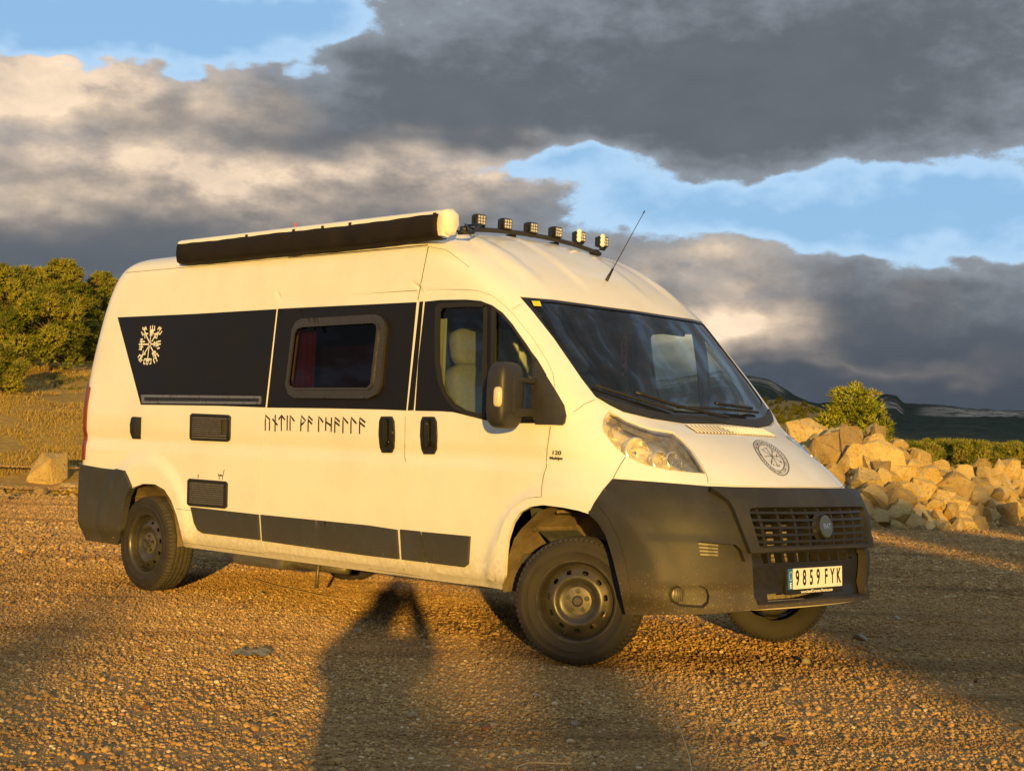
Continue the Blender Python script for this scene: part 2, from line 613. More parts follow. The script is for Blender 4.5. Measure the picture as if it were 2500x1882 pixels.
def skin0(U, V):
    U = np.asarray(U, float)
    V = np.clip(np.asarray(V, float), .2, 3.0)
    sgn = np.where(U < 0, 1., -1.)
    A = np.abs(U)
    z, xf, bow, xc, n, hw, xr = [np.interp(V, VD, DENSE[:, c]) for c in range(7)]
    ph = np.clip(A / U1, 0, 1) * PI / 2
    cc, ss = np.cos(ph), np.sin(ph)
    rr = (np.abs(cc)**n + np.abs(ss)**n)**(-1 / n)
    fxx, fyy = xc + (xf - xc) * rr * cc - bow * (rr * ss)**2, hw * rr * ss
    xs0 = xc - bow
    xrc = xr + .42
    tt = np.clip((A - U1) / (U2 - U1), 0, 1)
    sx = xs0 + (xrc - xs0) * tt
    ph2 = np.clip((A - U2) / (U3 - U2), 0, 1) * PI / 2
    c2, s2 = np.cos(ph2), np.sin(ph2)
    m = 7.
    r2 = (np.abs(c2)**m + np.abs(s2)**m)**(-1 / m)
    bx, by = xrc - .42 * r2 * s2, hw * r2 * c2
    x = np.where(A <= U1, fxx, np.where(A <= U2, sx, bx))
    y = np.where(A <= U1, fyy, np.where(A <= U2, hw, by))
    # stampings on the flanks: waist groove, wheel-arch flares, window recess, sill step
    side = sstep(.80, .95, y)
    d = .010 * (sstep(1.13, 1.09, z) - sstep(1.05, 1.005, z)) * -1
    d = d - .006 * (sstep(1.34, 1.32, z) * 0)
    for wx in (0., -WB):
        q = np.hypot(x - wx, (z - .36))
        d = d + .020 * sstep(.62, .56, q) * sstep(.30, .42, z)
    d = d - .030 * sstep(.42, .345, z)
    d = d - .010 * (sstep(2.02, 2.035, z) * sstep(2.06, 2.045, z))
    y = y + d * side
    # long ribs pressed into the cab roof
    rib = np.zeros_like(y)
    zone = sstep(2.02, 2.16, z) * sstep(-2.0, -1.5, x)
    for yc, w, a in ((.68, .045, .016), (.0, .28, .010)):
        rib = rib + a * (sstep(yc - w - .03, yc - w, y) * sstep(yc + w + .03, yc + w, y))
    rib = rib * zone
    z = z + rib * .8
    x = x + rib * .5
    return np.stack([x, y * sgn, z], -1)


def skin(U, V, off=0.):
    p = skin0(U, V)
    if np.any(np.asarray(off) != 0):
        p = p + normal(U, V) * np.asarray(off)[..., None]
    return p


def normal(U, V):
    e = .004
    U = np.asarray(U, float)
    V = np.clip(np.asarray(V, float), .205, 2.99)
    a = skin0(U + e, V) - skin0(U - e, V)
    b = skin0(U, V + e) - skin0(U, V - e)
    n = np.cross(b, a)
    return n / np.maximum(np.linalg.norm(n, axis=-1, keepdims=True), 1e-12)


_gu = np.unique(np.concatenate([np.linspace(-U3, U3, 601)]))
_gv = np.linspace(.2, 3.0, 281)
_UU, _VV = np.meshgrid(_gu, _gv)
_base = skin0(_UU, _VV).reshape(-1, 3)
_nu = len(_gu)
_faces = [(j * _nu + i, j * _nu + i + 1, (j + 1) * _nu + i + 1, (j + 1) * _nu + i) for j in range(len(_gv) - 1) for i in range(_nu - 1)]
BVH = BVHTree.FromPolygons([tuple(v) for v in _base], _faces)


def px_uv(px, py, n=0):
    """photo pixel -> (U, V) on the skin"""
    loc, nor, idx, dist = BVH.ray_cast(Vector(CAM), Vector(ray(px, py)))
    if idx is None:
        return None
    f = _faces[idx]
    c = np.array([_base[k] for k in f])
    uv = np.array([(_UU.flat[k], _VV.flat[k]) for k in f])
    # inverse bilinear by two Newton steps
    s, q = .5, .5
    p = np.array(loc)
    for _ in range(4):
        S = c[0] * (1 - s) * (1 - q) + c[1] * s * (1 - q) + c[2] * s * q + c[3] * (1 - s) * q
        ds = (c[1] - c[0]) * (1 - q) + (c[2] - c[3]) * q
        dq = (c[3] - c[0]) * (1 - s) + (c[2] - c[1]) * s
        J = np.stack([ds, dq], 1)
        st = np.linalg.lstsq(J, p - S, rcond=None)[0]
        s, q = s + st[0], q + st[1]
    return uv[0] + (uv[1] - uv[0]) * s + (uv[3] - uv[0]) * q


ZK = {'A': (200, 480, .2715), 'B': (600, 650, .22604), 'C': (1000, 480, .2715), 'D': (1000, 680, .25224), 'E': (1250, 680, .33906), 'F': (1400, 950, .3604), 'G': (200, 950, .3304), 'H': (1150, 1180, .28222), 'I': (1850, 880, .29385), 'J': (400, 480, .33906), 'K': (1700, 1150, .21018), 'L': (900, 1000, .28835), 'M': (600, 960, .18083), 'N': (280, 760, .09611), 'O': (1820, 1050, .07808), 'Q': (1450, 980, .14014), 'S': (1880, 1360, .09042), 'T': (420, 960, .18018), 'Y': (200, 600, .33033), 'P': (0, 0, 1.)}


def Z(key, *pts):
    ox, oy, s = ZK[key]
    return [(ox + x * s, oy + y * s) for x, y in pts]


def path_uv(pts, closed=True, seg=7.):
    """photo polyline -> dense (U, V) polyline"""
    out = []
    n = len(pts)
    for i in range(n if closed else n - 1):
        a, b = np.array(pts[i]), np.array(pts[(i + 1) % n])
        k = max(1, int(np.linalg.norm(b - a) / seg))
        for j in range(k):
            q = a + (b - a) * j / k
            uv = px_uv(*q)
            if uv is not None:
                out.append(uv)
    if not closed:
        uv = px_uv(*pts[-1])
        if uv is not None:
            out.append(uv)
    return np.array(out)


def resample(poly, step, closed=True):
    poly = np.asarray(poly, float)
    out = []
    n = len(poly)
    for i in range(n if closed else n - 1):
        a, b = poly[i], poly[(i + 1) % n]
        k = max(1, int(round(np.linalg.norm(b - a) / step)))
        for j in range(k):
            out.append(a + (b - a) * j / k)
    if not closed:
        out.append(poly[-1])
    out = np.array(out)
    keep = [0]
    for i in range(1, len(out)):
        if np.linalg.norm(out[i] - out[keep[-1]]) > step * .3:
            keep.append(i)
    return out[keep]


def inside(poly, pts):
    poly = np.asarray(poly)
    x, y = pts[:, 0], pts[:, 1]
    res = np.zeros(len(pts), bool)
    x0, y0 = poly[:, 0], poly[:, 1]
    x1, y1 = np.roll(x0, -1), np.roll(y0, -1)
    for a, b, c, d in zip(x0, y0, x1, y1):
        if b == d:
            continue
        m = ((b > y) != (d > y))
        res ^= m & (x < (c - a) * (y - b) / (d - b) + a)
    return res


def area2(p):
    return np.sum(p[:, 0] * np.roll(p[:, 1], -1) - np.roll(p[:, 0], -1) * p[:, 1])


def shrink(poly, d):
    """move a closed outline inwards by d (outwards if negative)"""
    p = np.asarray(poly, float)
    if area2(p) < 0:
        p = p[::-1]
    a, b = p - np.roll(p, 1, 0), np.roll(p, -1, 0) - p
    na = np.stack([-a[:, 1], a[:, 0]], 1) / np.maximum(np.linalg.norm(a, axis=1), 1e-9)[:, None]
    nb = np.stack([-b[:, 1], b[:, 0]], 1) / np.maximum(np.linalg.norm(b, axis=1), 1e-9)[:, None]
    m = na + nb
    m /= np.maximum(np.linalg.norm(m, axis=1), .5)[:, None]
    return p + m * d


def mirror_uv(p):
    q = np.array(p, float)
    q[:, 0] *= -1
    return q[::-1]


def half_to_full(p):
    """open half outline (U >= 0, from nose centre round to nose centre) -> closed symmetric outline"""
    p = np.array(p, float)
    p = p[p[:, 0] > .004]
    s = np.array([[0, p[0, 1]]])
    e = np.array([[0, p[-1, 1]]])
    h = np.concatenate([s, p, e])
    return np.concatenate([h, (h[1:-1] * [-1, 1])[::-1]])


def cdt(outer, holes, step, clear=.45):
    polys = [outer] + list(holes)
    pts, edges = [], []
    for q in polys:
        o = len(pts)
        pts += [tuple(p) for p in q]
        edges += [(o + i, o + (i + 1) % len(q)) for i in range(len(q))]
    lo, hi = np.min(outer, 0), np.max(outer, 0)
    gx = np.arange(lo[0] + step / 2, hi[0], step)
    gy = np.arange(lo[1] + step / 2, hi[1], step * .9)
    G = np.array([(x + (step / 2 if j % 2 else 0), y) for j, y in enumerate(gy) for x in gx]).reshape(-1, 2)
    if len(G):
        ok = inside(outer, G)
        for h in holes:
            ok &= ~inside(h, G)
        G = G[ok]
    if len(G):
        B = np.array(pts)
        keep = np.ones(len(G), bool)
        for s in range(0, len(G), 2000):
            d = ((G[s:s + 2000, None, :] - B[None]) ** 2).sum(-1).min(1)
            keep[s:s + 2000] = d > (step * clear) ** 2
        G = G[keep]
    allp = [Vector(p) for p in pts] + [Vector(p) for p in G]
    vo, eo, fo, *_ = delaunay_2d_cdt(allp, edges, [], 0, 1e-7)
    vo = np.array([v[:] for v in vo])
    tri = np.array([f for f in fo if len(f) == 3])
    cen = vo[tri].mean(1)
    ok = inside(outer, cen)
    for h in holes:
        ok &= ~inside(h, cen)
    return vo, tri[ok]


def shell_mesh(vo, tri, lift, thick):
    """lift a flat triangulation onto a surface and give its rims depth; lift(uv, off) -> xyz"""
    used = np.unique(tri)
    remap = -np.ones(len(vo), int)
    remap[used] = np.arange(len(used))
    vo, tri = vo[used], remap[tri]
    top = lift(vo, 0.)
    faces = [tuple(t) for t in tri]
    verts = list(top)
    if thick:
        cnt = {}
        for a, b, c in faces:
            for e in ((a, b), (b, c), (c, a)):
                cnt[e] = 1
        rim = [e for e in cnt if (e[1], e[0]) not in cnt]
        rv = sorted({i for e in rim for i in e})
        low = lift(vo[rv], -thick)
        # the rim has its own copy of the edge points, so that the edge stays crisp
        o = len(verts)
        idx = {v: k for k, v in enumerate(rv)}
        verts += list(top[rv]) + list(low)
        nr = len(rv)
        for a, b in rim:
            faces.append((o + idx[b], o + idx[a], o + nr + idx[a], o + nr + idx[b]))
    return verts, faces


def panel(name, outer, holes, mat, parent, step=.035, thick=.018, off=0., gap=0., lift=None, edge=.016, offf=None):
    outer = resample(outer, edge)
    if gap:
        outer = shrink(outer, gap)
    holes = [resample(h, edge) for h in holes]
    vo, tri = cdt(outer, holes, step)

    def lf(uv, d):
        o = off + d
        if offf is not None:
            o = offf(uv) + o
        return skin(uv[:, 0], uv[:, 1], np.broadcast_to(o, len(uv)) if np.ndim(o) == 0 else o)
    v, f = shell_mesh(vo, tri, lift or lf, thick)
    # winding: make faces look outwards
    fa = np.array([v[i] for i in f[0][:3]])
    nrm = np.cross(fa[1] - fa[0], fa[2] - fa[0])
    nn = normal(vo[tri[0]][:, 0].mean(), vo[tri[0]][:, 1].mean())
    if np.dot(nrm, nn) < 0:
        f = [tuple(reversed(q)) for q in f]
    return obj_np(name, v, f, mat, parent)


def stroke_uv(mb, pts, w, off=.0016, closed=False):
    """a painted line on the skin: flat ribbon w wide following (U, V) points"""
    p = resample(np.asarray(pts), .03, closed)
    if closed:
        p = np.concatenate([p, p[:1]])
    q = skin(p[:, 0], p[:, 1], np.full(len(p), off))
    nn = normal(p[:, 0], p[:, 1])
    ribbon(mb, q, nn, w, closed)


def ribbon(mb, q, nn, w, closed=False):
    d = np.gradient(q, axis=0) if len(q) > 2 else np.repeat((q[1:] - q[:1]), 2, 0)
    if closed:
        d[0] = d[-1] = q[1] - q[-2]
    s = np.cross(d, nn)
    s /= np.maximum(np.linalg.norm(s, axis=1), 1e-9)[:, None]
    n = len(q)
    vs = list(q + s * w / 2) + list(q - s * w / 2)
    mb.add(vs, [(i, i + 1, n + i + 1, n + i) for i in range(n - 1)])


def seam(pts, w=.005, mat='gap_dark', name='gap_shade_line', parent=None, off=.0008, closed=False):
    mb = MB()
    uv = path_uv(pts, closed)
    stroke_uv(mb, uv, w, off, closed)
    return mb.obj(name, mat, parent)

# ------------------------------------------------------------------ the camper van
VAN = empty('camper_van', (0, 0, 0), 'white camper van with black side band, roof awning and a row of roof spotlights', 'van')


def proj_px(p):
    d = np.asarray(p) - CAM
    z = d @ CF
    return np.array([PW / 2 + FPX * (d @ CR) / z, PH / 2 - FPX * (d @ CU) / z])


def px_uv_off(px, py, offf):
    """photo pixel -> (U, V) on a surface that stands offf(uv) proud of the skin"""
    t = np.array([px, py], float)
    q = t.copy()
    uv = None
    for _ in range(6):
        r = px_uv(*q)
        if r is None:
            return uv
        uv = r
        o = np.atleast_1d(offf(uv[None]))[0]
        e = proj_px(skin(uv[:1], uv[1:], np.array([o]))[0]) - t
        q = q - e * .9
    return uv


def path_off(pts, offf, closed=True, seg=7.):
    out = []
    n = len(pts)
    for i in range(n if closed else n - 1):
        a, b = np.array(pts[i]), np.array(pts[(i + 1) % n])
        k = max(1, int(np.linalg.norm(b - a) / seg))
        for j in range(k):
            uv = px_uv_off(*(a + (b - a) * j / k), offf)
            if uv is not None:
                out.append(uv)
    if not closed:
        uv = px_uv_off(*pts[-1], offf)
        if uv is not None:
            out.append(uv)
    return np.array(out)


# ---- outlines traced on the photo and laid onto the skin
ws_half = path_uv(Z('E', (900, 231), (700, 205), (300, 150), (55, 130), (150, 240), (300, 430), (500, 720), (600, 850), (700, 910), (800, 960), (1000, 1008), (1230, 1043), (1580, 1050)), closed=False)
WS = half_to_full(ws_half)
gl_half = path_uv(Z('E', (900, 247), (700, 222), (300, 170), (122, 158), (300, 412), (560, 775), (660, 815), (800, 862), (1000, 912), (1150, 945), (1300, 960), (1570, 968)), closed=False)
GL = half_to_full(gl_half)
HL = path_uv(Z('Q', (270, 165), (400, 240), (550, 325), (800, 425), (1000, 485), (1370, 540), (1540, 680), (1700, 850), (1890, 1150), (1940, 1260), (1600, 1230), (1300, 1200), (1000, 1140), (800, 1070), (560, 960), (400, 820), (250, 650), (170, 530), (150, 430), (165, 320), (210, 230)))
hood_half = path_uv(Z('E', (1580, 1053), (1230, 1046), (1000, 1011), (800, 963), (700, 913), (610, 862)) + Z('Q', (255, 155), (400, 238), (550, 322), (800, 422), (1000, 481), (1372, 536), (1545, 676), (1705, 846), (1896, 1146), (1950, 1265), (1975, 1340), (1980, 1427)) + Z('F', (1100, 660), (1400, 665), (1580, 664)), closed=False)
HOOD = half_to_full(hood_half)
DOOR = path_uv(Z('D', (145, 110), (300, 105), (500, 105), (650, 115), (790, 160), (900, 240), (1000, 340), (1180, 560), (1330, 790), (1390, 920), (1410, 1060), (1345, 1110), (1335, 1390))
               + Z('L', (1535, 140), (1520, 210), (1505, 340), (1500, 485), (1475, 560), (1462, 640), (1455, 745), (1420, 742), (1350, 750), (1280, 785), (1220, 840), (1160, 930), (1120, 1030), (1095, 1130), (1080, 1250), (1075, 1400), (1080, 1455), (900, 1432), (625, 1390), (580, 1378), (550, 1350), (530, 1300), (500, 1280), (470, 1160), (455, 1050), (440, 850), (420, 650), (412, 520), (420, 440), (400, 380), (395, 200), (387, 10))
               + Z('D', (75, 760), (110, 440)))
SLIDER = path_uv(Z('J', (890, 447), (1900, 358)) + Z('C', (70, 935)) + Z('D', (40, 525), (0, 830)) + Z('B', (1735, 1560)) + Z('L', (305, 60), (300, 400), (312, 440), (290, 560), (280, 700), (272, 1015), (280, 1200), (300, 1300), (308, 1358), (0, 1313)) + Z('G', (1350, 1195), (1333, 1100)) + Z('M', (200, 1630), (215, 1050), (248, 850), (240, 720), (245, 500)) + Z('B', (220, 1520), (340, 455)))
WIN_MAIN = path_uv(Z('D', (300, 262), (500, 250), (738, 252), (742, 300), (735, 800), (725, 1330), (640, 1325), (540, 1300), (430, 1235), (345, 1130), (295, 1000), (268, 800), (266, 500), (272, 300)))
WIN_QTR = path_uv(Z('D', (815, 280), (900, 350), (1000, 468), (1130, 650), (1215, 785), (1212, 900), (1205, 1250), (1180, 1335), (1000, 1340), (800, 1338), (806, 800)))
WIN_SIDE = path_uv(Z('B', (640, 640), (1400, 595), (1455, 625), (1475, 690), (1405, 1300), (1360, 1345), (560, 1345), (500, 1310), (478, 1250), (545, 715), (580, 660)))
WIN_SIDE_OUT = path_uv(Z('B', (625, 573), (1425, 527), (1490, 550), (1525, 600), (1535, 660), (1475, 1300), (1440, 1385), (1345, 1434), (545, 1427), (485, 1385), (455, 1290), (525, 690), (565, 610)))


def bump_off(uv):
    """how far the front bumper stands proud of the skin"""
    p = skin0(uv[:, 0], uv[:, 1])
    y, z = np.abs(p[:, 1]), p[:, 2]
    ye = .525 + (z - .62) * .22
    o = .012 + 0 * ye
    o = o + .016 * sstep(.62, .60, z) * sstep(.60, .50, y)
    o = o + .030 * sstep(.46, .36, z) * sstep(1.0, .7, y)           # lower lip
    o = o + .010 * sstep(.72, .68, z) * sstep(.44, .48, z) * sstep(.5, .6, y) * sstep(1.0, .9, y)
    return o


bump_half = path_off(Z('F', (1600, 667), (1400, 667), (1100, 662), (905, 655), (600, 630), (265, 605), (200, 680), (140, 770), (110, 830)) + Z('H', (1025, 262), (1100, 335), (1170, 450), (1230, 650), (1290, 900), (1340, 1135)) + Z('F', (700, 1530), (950, 1520), (1200, 1497), (1400, 1480), (1640, 1462)), bump_off, closed=False)
BUMP = half_to_full(bump_half)
SUR_OFF = lambda uv: bump_off(uv) + .034
INS_OFF = lambda uv: bump_off(uv) - .055
INSERT = half_to_full(path_off(Z('F', (1640, 1083), (1205, 1112), (1212, 1180), (1222, 1400), (1250, 1462), (1420, 1452), (1640, 1435)), bump_off, closed=False))
GRILLE = half_to_full(path_off(Z('F', (1600, 797), (1235, 800), (1200, 808), (1192, 830), (1225, 940), (1265, 1075), (1600, 1068)), SUR_OFF, closed=False))
SURROUND = half_to_full(path_off(Z('F', (1600, 670), (925, 661), (985, 698), (1055, 752), (1085, 800), (1120, 890), (1205, 1108), (1600, 1084)), SUR_OFF, closed=False))
LOWGR = half_to_full(path_off(Z('F', (1640, 1098), (1268, 1114), (1288, 1180), (1640, 1163)), INS_OFF, closed=False))
INTAKE = path_off(Z('F', (1312, 1388), (1500, 1372), (1690, 1360), (1690, 1392), (1560, 1425), (1318, 1444)), INS_OFF)
VENT = path_off(Z('F', (845, 1030), (1000, 1045), (1100, 1052), (1140, 1090), (1165, 1168), (1000, 1152), (862, 1138)), bump_off)
FOG = path_off(Z('F', (640, 1385), (660, 1345), (700, 1328), (860, 1330), (905, 1355), (922, 1400), (915, 1450), (880, 1482), (720, 1472), (660, 1440)), bump_off)

UDOOR_END = px_uv(1010, 1000)[0]
ARCH_F = np.concatenate([path_uv(Z('L', (1128, 1570), (1150, 1400), (1160, 1230), (1175, 1100), (1220, 960), (1280, 870), (1370, 820), (1475, 806)) + Z('H', (800, 208), (930, 235), (1025, 265)), closed=False),
                         path_off(Z('H', (1100, 340), (1165, 450), (1225, 650), (1285, 900), (1335, 1120)), bump_off, closed=False)])
ARCH_F = np.concatenate([ARCH_F, [[ARCH_F[-1, 0], .1], [ARCH_F[0, 0] + .004, .1]]])


def side_u(x, z):
    """U of the flank point with this x at height z"""
    u = np.linspace(.9, 7.0, 3000)
    p = skin0(u, np.full_like(u, z))
    return u[np.argmin(np.abs(p[:, 0] - x))]


_ra = path_uv(Z('G', (378, 725), (450, 698), (540, 702), (610, 742), (660, 822), (700, 932), (730, 1050), (752, 1150)), closed=False)
ARCH_R = np.concatenate([_ra, [[_ra[-1, 0] - .004, .1], [side_u(-WB - .36, .4), .1], [side_u(-WB - .375, .45), .45], [side_u(-WB - .34, .62), .62]]])

body_outer = np.array([[-U3, .345], [U3, .345], [U3, 3.0], [-U3, 3.0]])
bump_hole = shrink(resample(BUMP, .02), .012)
holes = [WS, HOOD, HL, mirror_uv(HL), DOOR, mirror_uv(DOOR), SLIDER, bump_hole, ARCH_F, mirror_uv(ARCH_F), ARCH_R, mirror_uv(ARCH_R)]
body = panel('body', body_outer, holes, 'white_paint', VAN, step=.04, thick=.02, edge=.018)

panel('hood', HOOD, [], 'white_paint', VAN, step=.03, thick=.02, gap=.003, off=.002)
door = panel('front_door', DOOR, [WIN_MAIN, WIN_QTR], 'white_paint', VAN, step=.032, thick=.025, gap=.003)
door2 = panel('front_door', mirror_uv(DOOR), [mirror_uv(WIN_MAIN), mirror_uv(WIN_QTR)], 'white_paint', VAN, step=.04, thick=.025, gap=.003)
slider = panel('sliding_door', SLIDER, [WIN_SIDE], 'white_paint', VAN, step=.04, thick=.025, gap=.003)

# dark rebate behind the shut lines, so that no daylight leaks through them
for outl, nm in ((DOOR, 'door_frame'), (SLIDER, 'door_frame'), (HOOD, 'hood_rebate'), (mirror_uv(DOOR), 'door_frame')):
    panel(nm, shrink(resample(outl, .03), -.02), [shrink(resample(outl, .03), .03)], 'gap_dark', VAN, step=.05, thick=0, off=-.016)

# windscreen
wsg = panel('windscreen', WS, [], 'windscreen_glass', VAN, step=.05, thick=0, off=-.006, gap=.002)
panel('windscreen_border', WS, [GL], 'gloss_black', wsg, step=.05, thick=.003, off=-.001, gap=.002)
cowl = half_to_full(path_uv(Z('E', (600, 845), (720, 880), (900, 935), (1150, 985), (1580, 1003)), closed=False)[::-1])
cw = path_uv(Z('E', (1580, 1003), (1150, 985), (900, 935), (720, 880), (604, 846), (700, 908), (800, 958), (1000, 1006), (1230, 1041), (1580, 1048)), closed=False)
panel('cowl', half_to_full(cw), [], 'bumper_plastic', VAN, step=.04, thick=.008, off=.006)
panel('inspection_sticker', path_uv(Z('E', (140, 162), (200, 164), (212, 200), (158, 197))), [], 'sticker_yellow', wsg, step=.03, thick=.001, off=.001)


def tube_px(mb, pts, off, r, n=7):
    uv = np.array([q for q in (px_uv(*p) for p in pts) if q is not None])
    uv = resample(uv, .04, False)
    q = skin(uv[:, 0], uv[:, 1], np.full(len(uv), off) if np.ndim(off) == 0 else np.interp(np.linspace(0, 1, len(uv)), np.linspace(0, 1, len(off)), off))
    mb.tube([tuple(p) for p in q], r, n)


for blade, arm in ((Z('E', (585, 780), (850, 866), (1150, 962)), Z('E', (860, 850), (1150, 945), (1540, 1035))), (Z('E', (1180, 938), (1460, 948), (1760, 975)), Z('E', (1440, 930), (1700, 965), (1920, 1035)))):
    w = MB()
    tube_px(w, arm, .035, .010)
    wo = w.obj('wiper', 'black_trim', VAN, True)
    w = MB()
    tube_px(w, blade, .014, .008)
    w.obj('wiper_blade', 'rubber_seal', wo, True)

# door windows
for dr, mir in ((door, False), (door2, True)):
    for wn, g in ((WIN_MAIN, 'window'), (WIN_QTR, 'quarter_window')):
        q = mirror_uv(wn) if mir else wn
        gl = panel(g, shrink(resample(q, .02), -.008), [], 'door_glass', dr, step=.06, thick=0, off=-.012)
        panel('window_seal', shrink(resample(q, .02), -.012), [shrink(resample(q, .02), .016)], 'rubber_seal', dr, step=.03, thick=.012, off=.006)

# side window of the living area
fr = panel('window_frame', WIN_SIDE_OUT, [shrink(resample(WIN_SIDE, .02), .006)], 'window_frame', slider, step=.03, thick=.024, off=.022)
g = panel('side_window', shrink(resample(WIN_SIDE, .02), -.004), [], 'tinted_acrylic', slider, step=.06, thick=0, off=.012)
panel('window_bead', shrink(resample(WIN_SIDE, .02), .002), [shrink(resample(WIN_SIDE, .02), .016)], 'window_frame', fr, step=.03, thick=.012, off=.030)

# black painted band
band_t = .0018
rear_band = path_uv(Z('A', (322, 1086), (1000, 1056), (1752, 1012)) + Z('B', (214, 1525)) + Z('G', (1000, 123), (436, 115)))
panel('black_band', rear_band, [], 'black_vinyl', body, step=.06, thick=.001, off=band_t)
sl_band = path_uv(Z('B', (350, 460), (800, 438), (1300, 415), (1848, 388), (1735, 1558), (1500, 1548), (900, 1535), (232, 1527)))
panel('black_band', sl_band, [shrink(resample(WIN_SIDE_OUT, .02), .01)], 'black_vinyl', slider, step=.06, thick=.001, off=band_t)
bp_band = path_uv(Z('B', (1878, 384), (1918, 380), (1815, 1556), (1750, 1558)))
panel('black_band', bp_band, [], 'black_vinyl', body, step=.06, thick=.001, off=band_t)
dr_band = path_uv(Z('D', (150, 224), (300, 208), (550, 204), (690, 217), (800, 260), (900, 330), (1000, 445), (1150, 672), (1240, 786), (1325, 930), (1335, 1385), (1240, 1400), (1000, 1400), (800, 1385), (700, 1362), (560, 1325), (420, 1292), (300, 1284), (55, 1280), (85, 800)))
for q, dr in ((dr_band, door), (mirror_uv(dr_band), door2)):
    ho = [WIN_MAIN, WIN_QTR] if dr is door else [mirror_uv(WIN_MAIN), mirror_uv(WIN_QTR)]
    panel('black_band', q, [shrink(resample(h, .02), -.004) for h in ho], 'black_vinyl', dr, step=.05, thick=.001, off=band_t)

# dark strips for shut and pressed lines, plus shade painted along sliding-door edges
for pts, w in ((Z('A', (312, 1006), (1000, 962), (1757, 914)), .006), (Z('B', (0, 372), (900, 318), (1855, 262)), .005), (Z('A', (395, 685), (1300, 605), (1850, 552)), .003),
               (Z('Q', (548, 965), (440, 1140), (335, 1335)), .004), (Z('C', (165, 452), (330, 480), (480, 590), (540, 640)), .0025), (Z('E', (442, 962), (520, 905), (598, 872)), .003),
               (Z('T', (60, 1566), (262, 1584)), .003), (Z('J', (893, 440), (1400, 396), (1903, 350)), .007), (Z('C', (170, 450), (120, 690), (76, 930)), .006), (Z('L', (1540, 140), (1512, 340), (1506, 485), (1482, 560), (1468, 640), (1462, 740)), .004), (Z('L', (310, 62), (306, 400), (317, 440)), .0035), (Z('G', (750, 1132), (1350, 1215)), .003), (Z('L', (0, 1345), (305, 1388), (700, 1450), (1110, 1520)), .003), (Z('C', (920, 1020), (1000, 968)), .002)):
    seam(pts, w, parent=body)

# cladding strips
for pts, par in ((Z('G', (815, 870), (1310, 925), (1322, 1112), (905, 1062), (868, 1040), (840, 985)), body), (Z('G', (1332, 926)) + Z('L', (0, 977), (248, 1015), (264, 1262), (0, 1232)) + Z('G', (1345, 1118)), slider),
                 (Z('L', (280, 1012), (440, 1028), (470, 1160), (495, 1290), (295, 1265)), body), (Z('L', (462, 1032), (866, 1070), (852, 1305), (820, 1330), (515, 1292), (480, 1160)), door)):
    panel('cladding', path_uv(pts), [], 'cladding_plastic', par, step=.05, thick=.016, off=.016)

# rear bumper corner
rb = path_uv(Z('G', (300, 1085), (305, 1000), (318, 900), (340, 800), (374, 722), (345, 650), (320, 600), (200, 588)), closed=False)
rb = np.concatenate([rb, [[U3, .885], [U3, .30], [side_u(-WB - .42, .33), .30]]])
panel('rear_bumper', rb, [], 'cladding_plastic', VAN, step=.04, thick=.05, off=.022)
panel('rear_bumper', mirror_uv(rb), [], 'cladding_plastic', VAN, step=.05, thick=.05, off=.022)
for s in (1, -1):
    q = np.array([[6.28, .90], [6.52, .90], [6.52, 1.50], [6.28, 1.44]])
    panel('tail_light', q if s == 1 else mirror_uv(q), [], 'tail_red', VAN, step=.04, thick=.03, off=.012)

# ---- front bumper, grille and lamps
bumper = panel('front_bumper', BUMP, [INSERT, GRILLE, VENT, FOG, mirror_uv(VENT), mirror_uv(FOG)], 'bumper_plastic', VAN, step=.026, thick=.05, offf=bump_off, edge=.014)
surround = panel('grille_surround', SURROUND, [GRILLE], 'bumper_plastic', bumper, step=.024, thick=.04, offf=SUR_OFF, edge=.012)
ins = panel('bumper_insert', shrink(resample(INSERT, .02), -.03), [LOWGR, INTAKE], 'black_trim', bumper, step=.03, thick=.03, offf=INS_OFF)


def bar_uv(mb, uv, w, depth, off, raised=False):
    """a bar of rectangular section that follows the skin"""
    uv = resample(np.asarray(uv, float), .05, False)
    o = bump_off(uv) + off + (.034 if raised else 0.)
    q = skin(uv[:, 0], uv[:, 1], o)
    nn = normal(uv[:, 0], uv[:, 1])
    d = np.gradient(q, axis=0)
    s = np.cross(d, nn)
    s /= np.linalg.norm(s, axis=1)[:, None]
    k = len(q)
    vs = []
    for i in range(k):
        for a, b in ((1, 0), (-1, 0), (-1, -1), (1, -1)):
            vs.append(q[i] + s[i] * a * w / 2 + nn[i] * b * depth)
    fs = [(0, 1, 2, 3), tuple(4 * (k - 1) + j for j in (3, 2, 1, 0))]
    for i in range(k - 1):
        for j in range(4):
            a, b = 4 * i + j, 4 * i + (j + 1) % 4
            fs.append((a, b, b + 4, a + 4))
    mb.add(vs, fs)


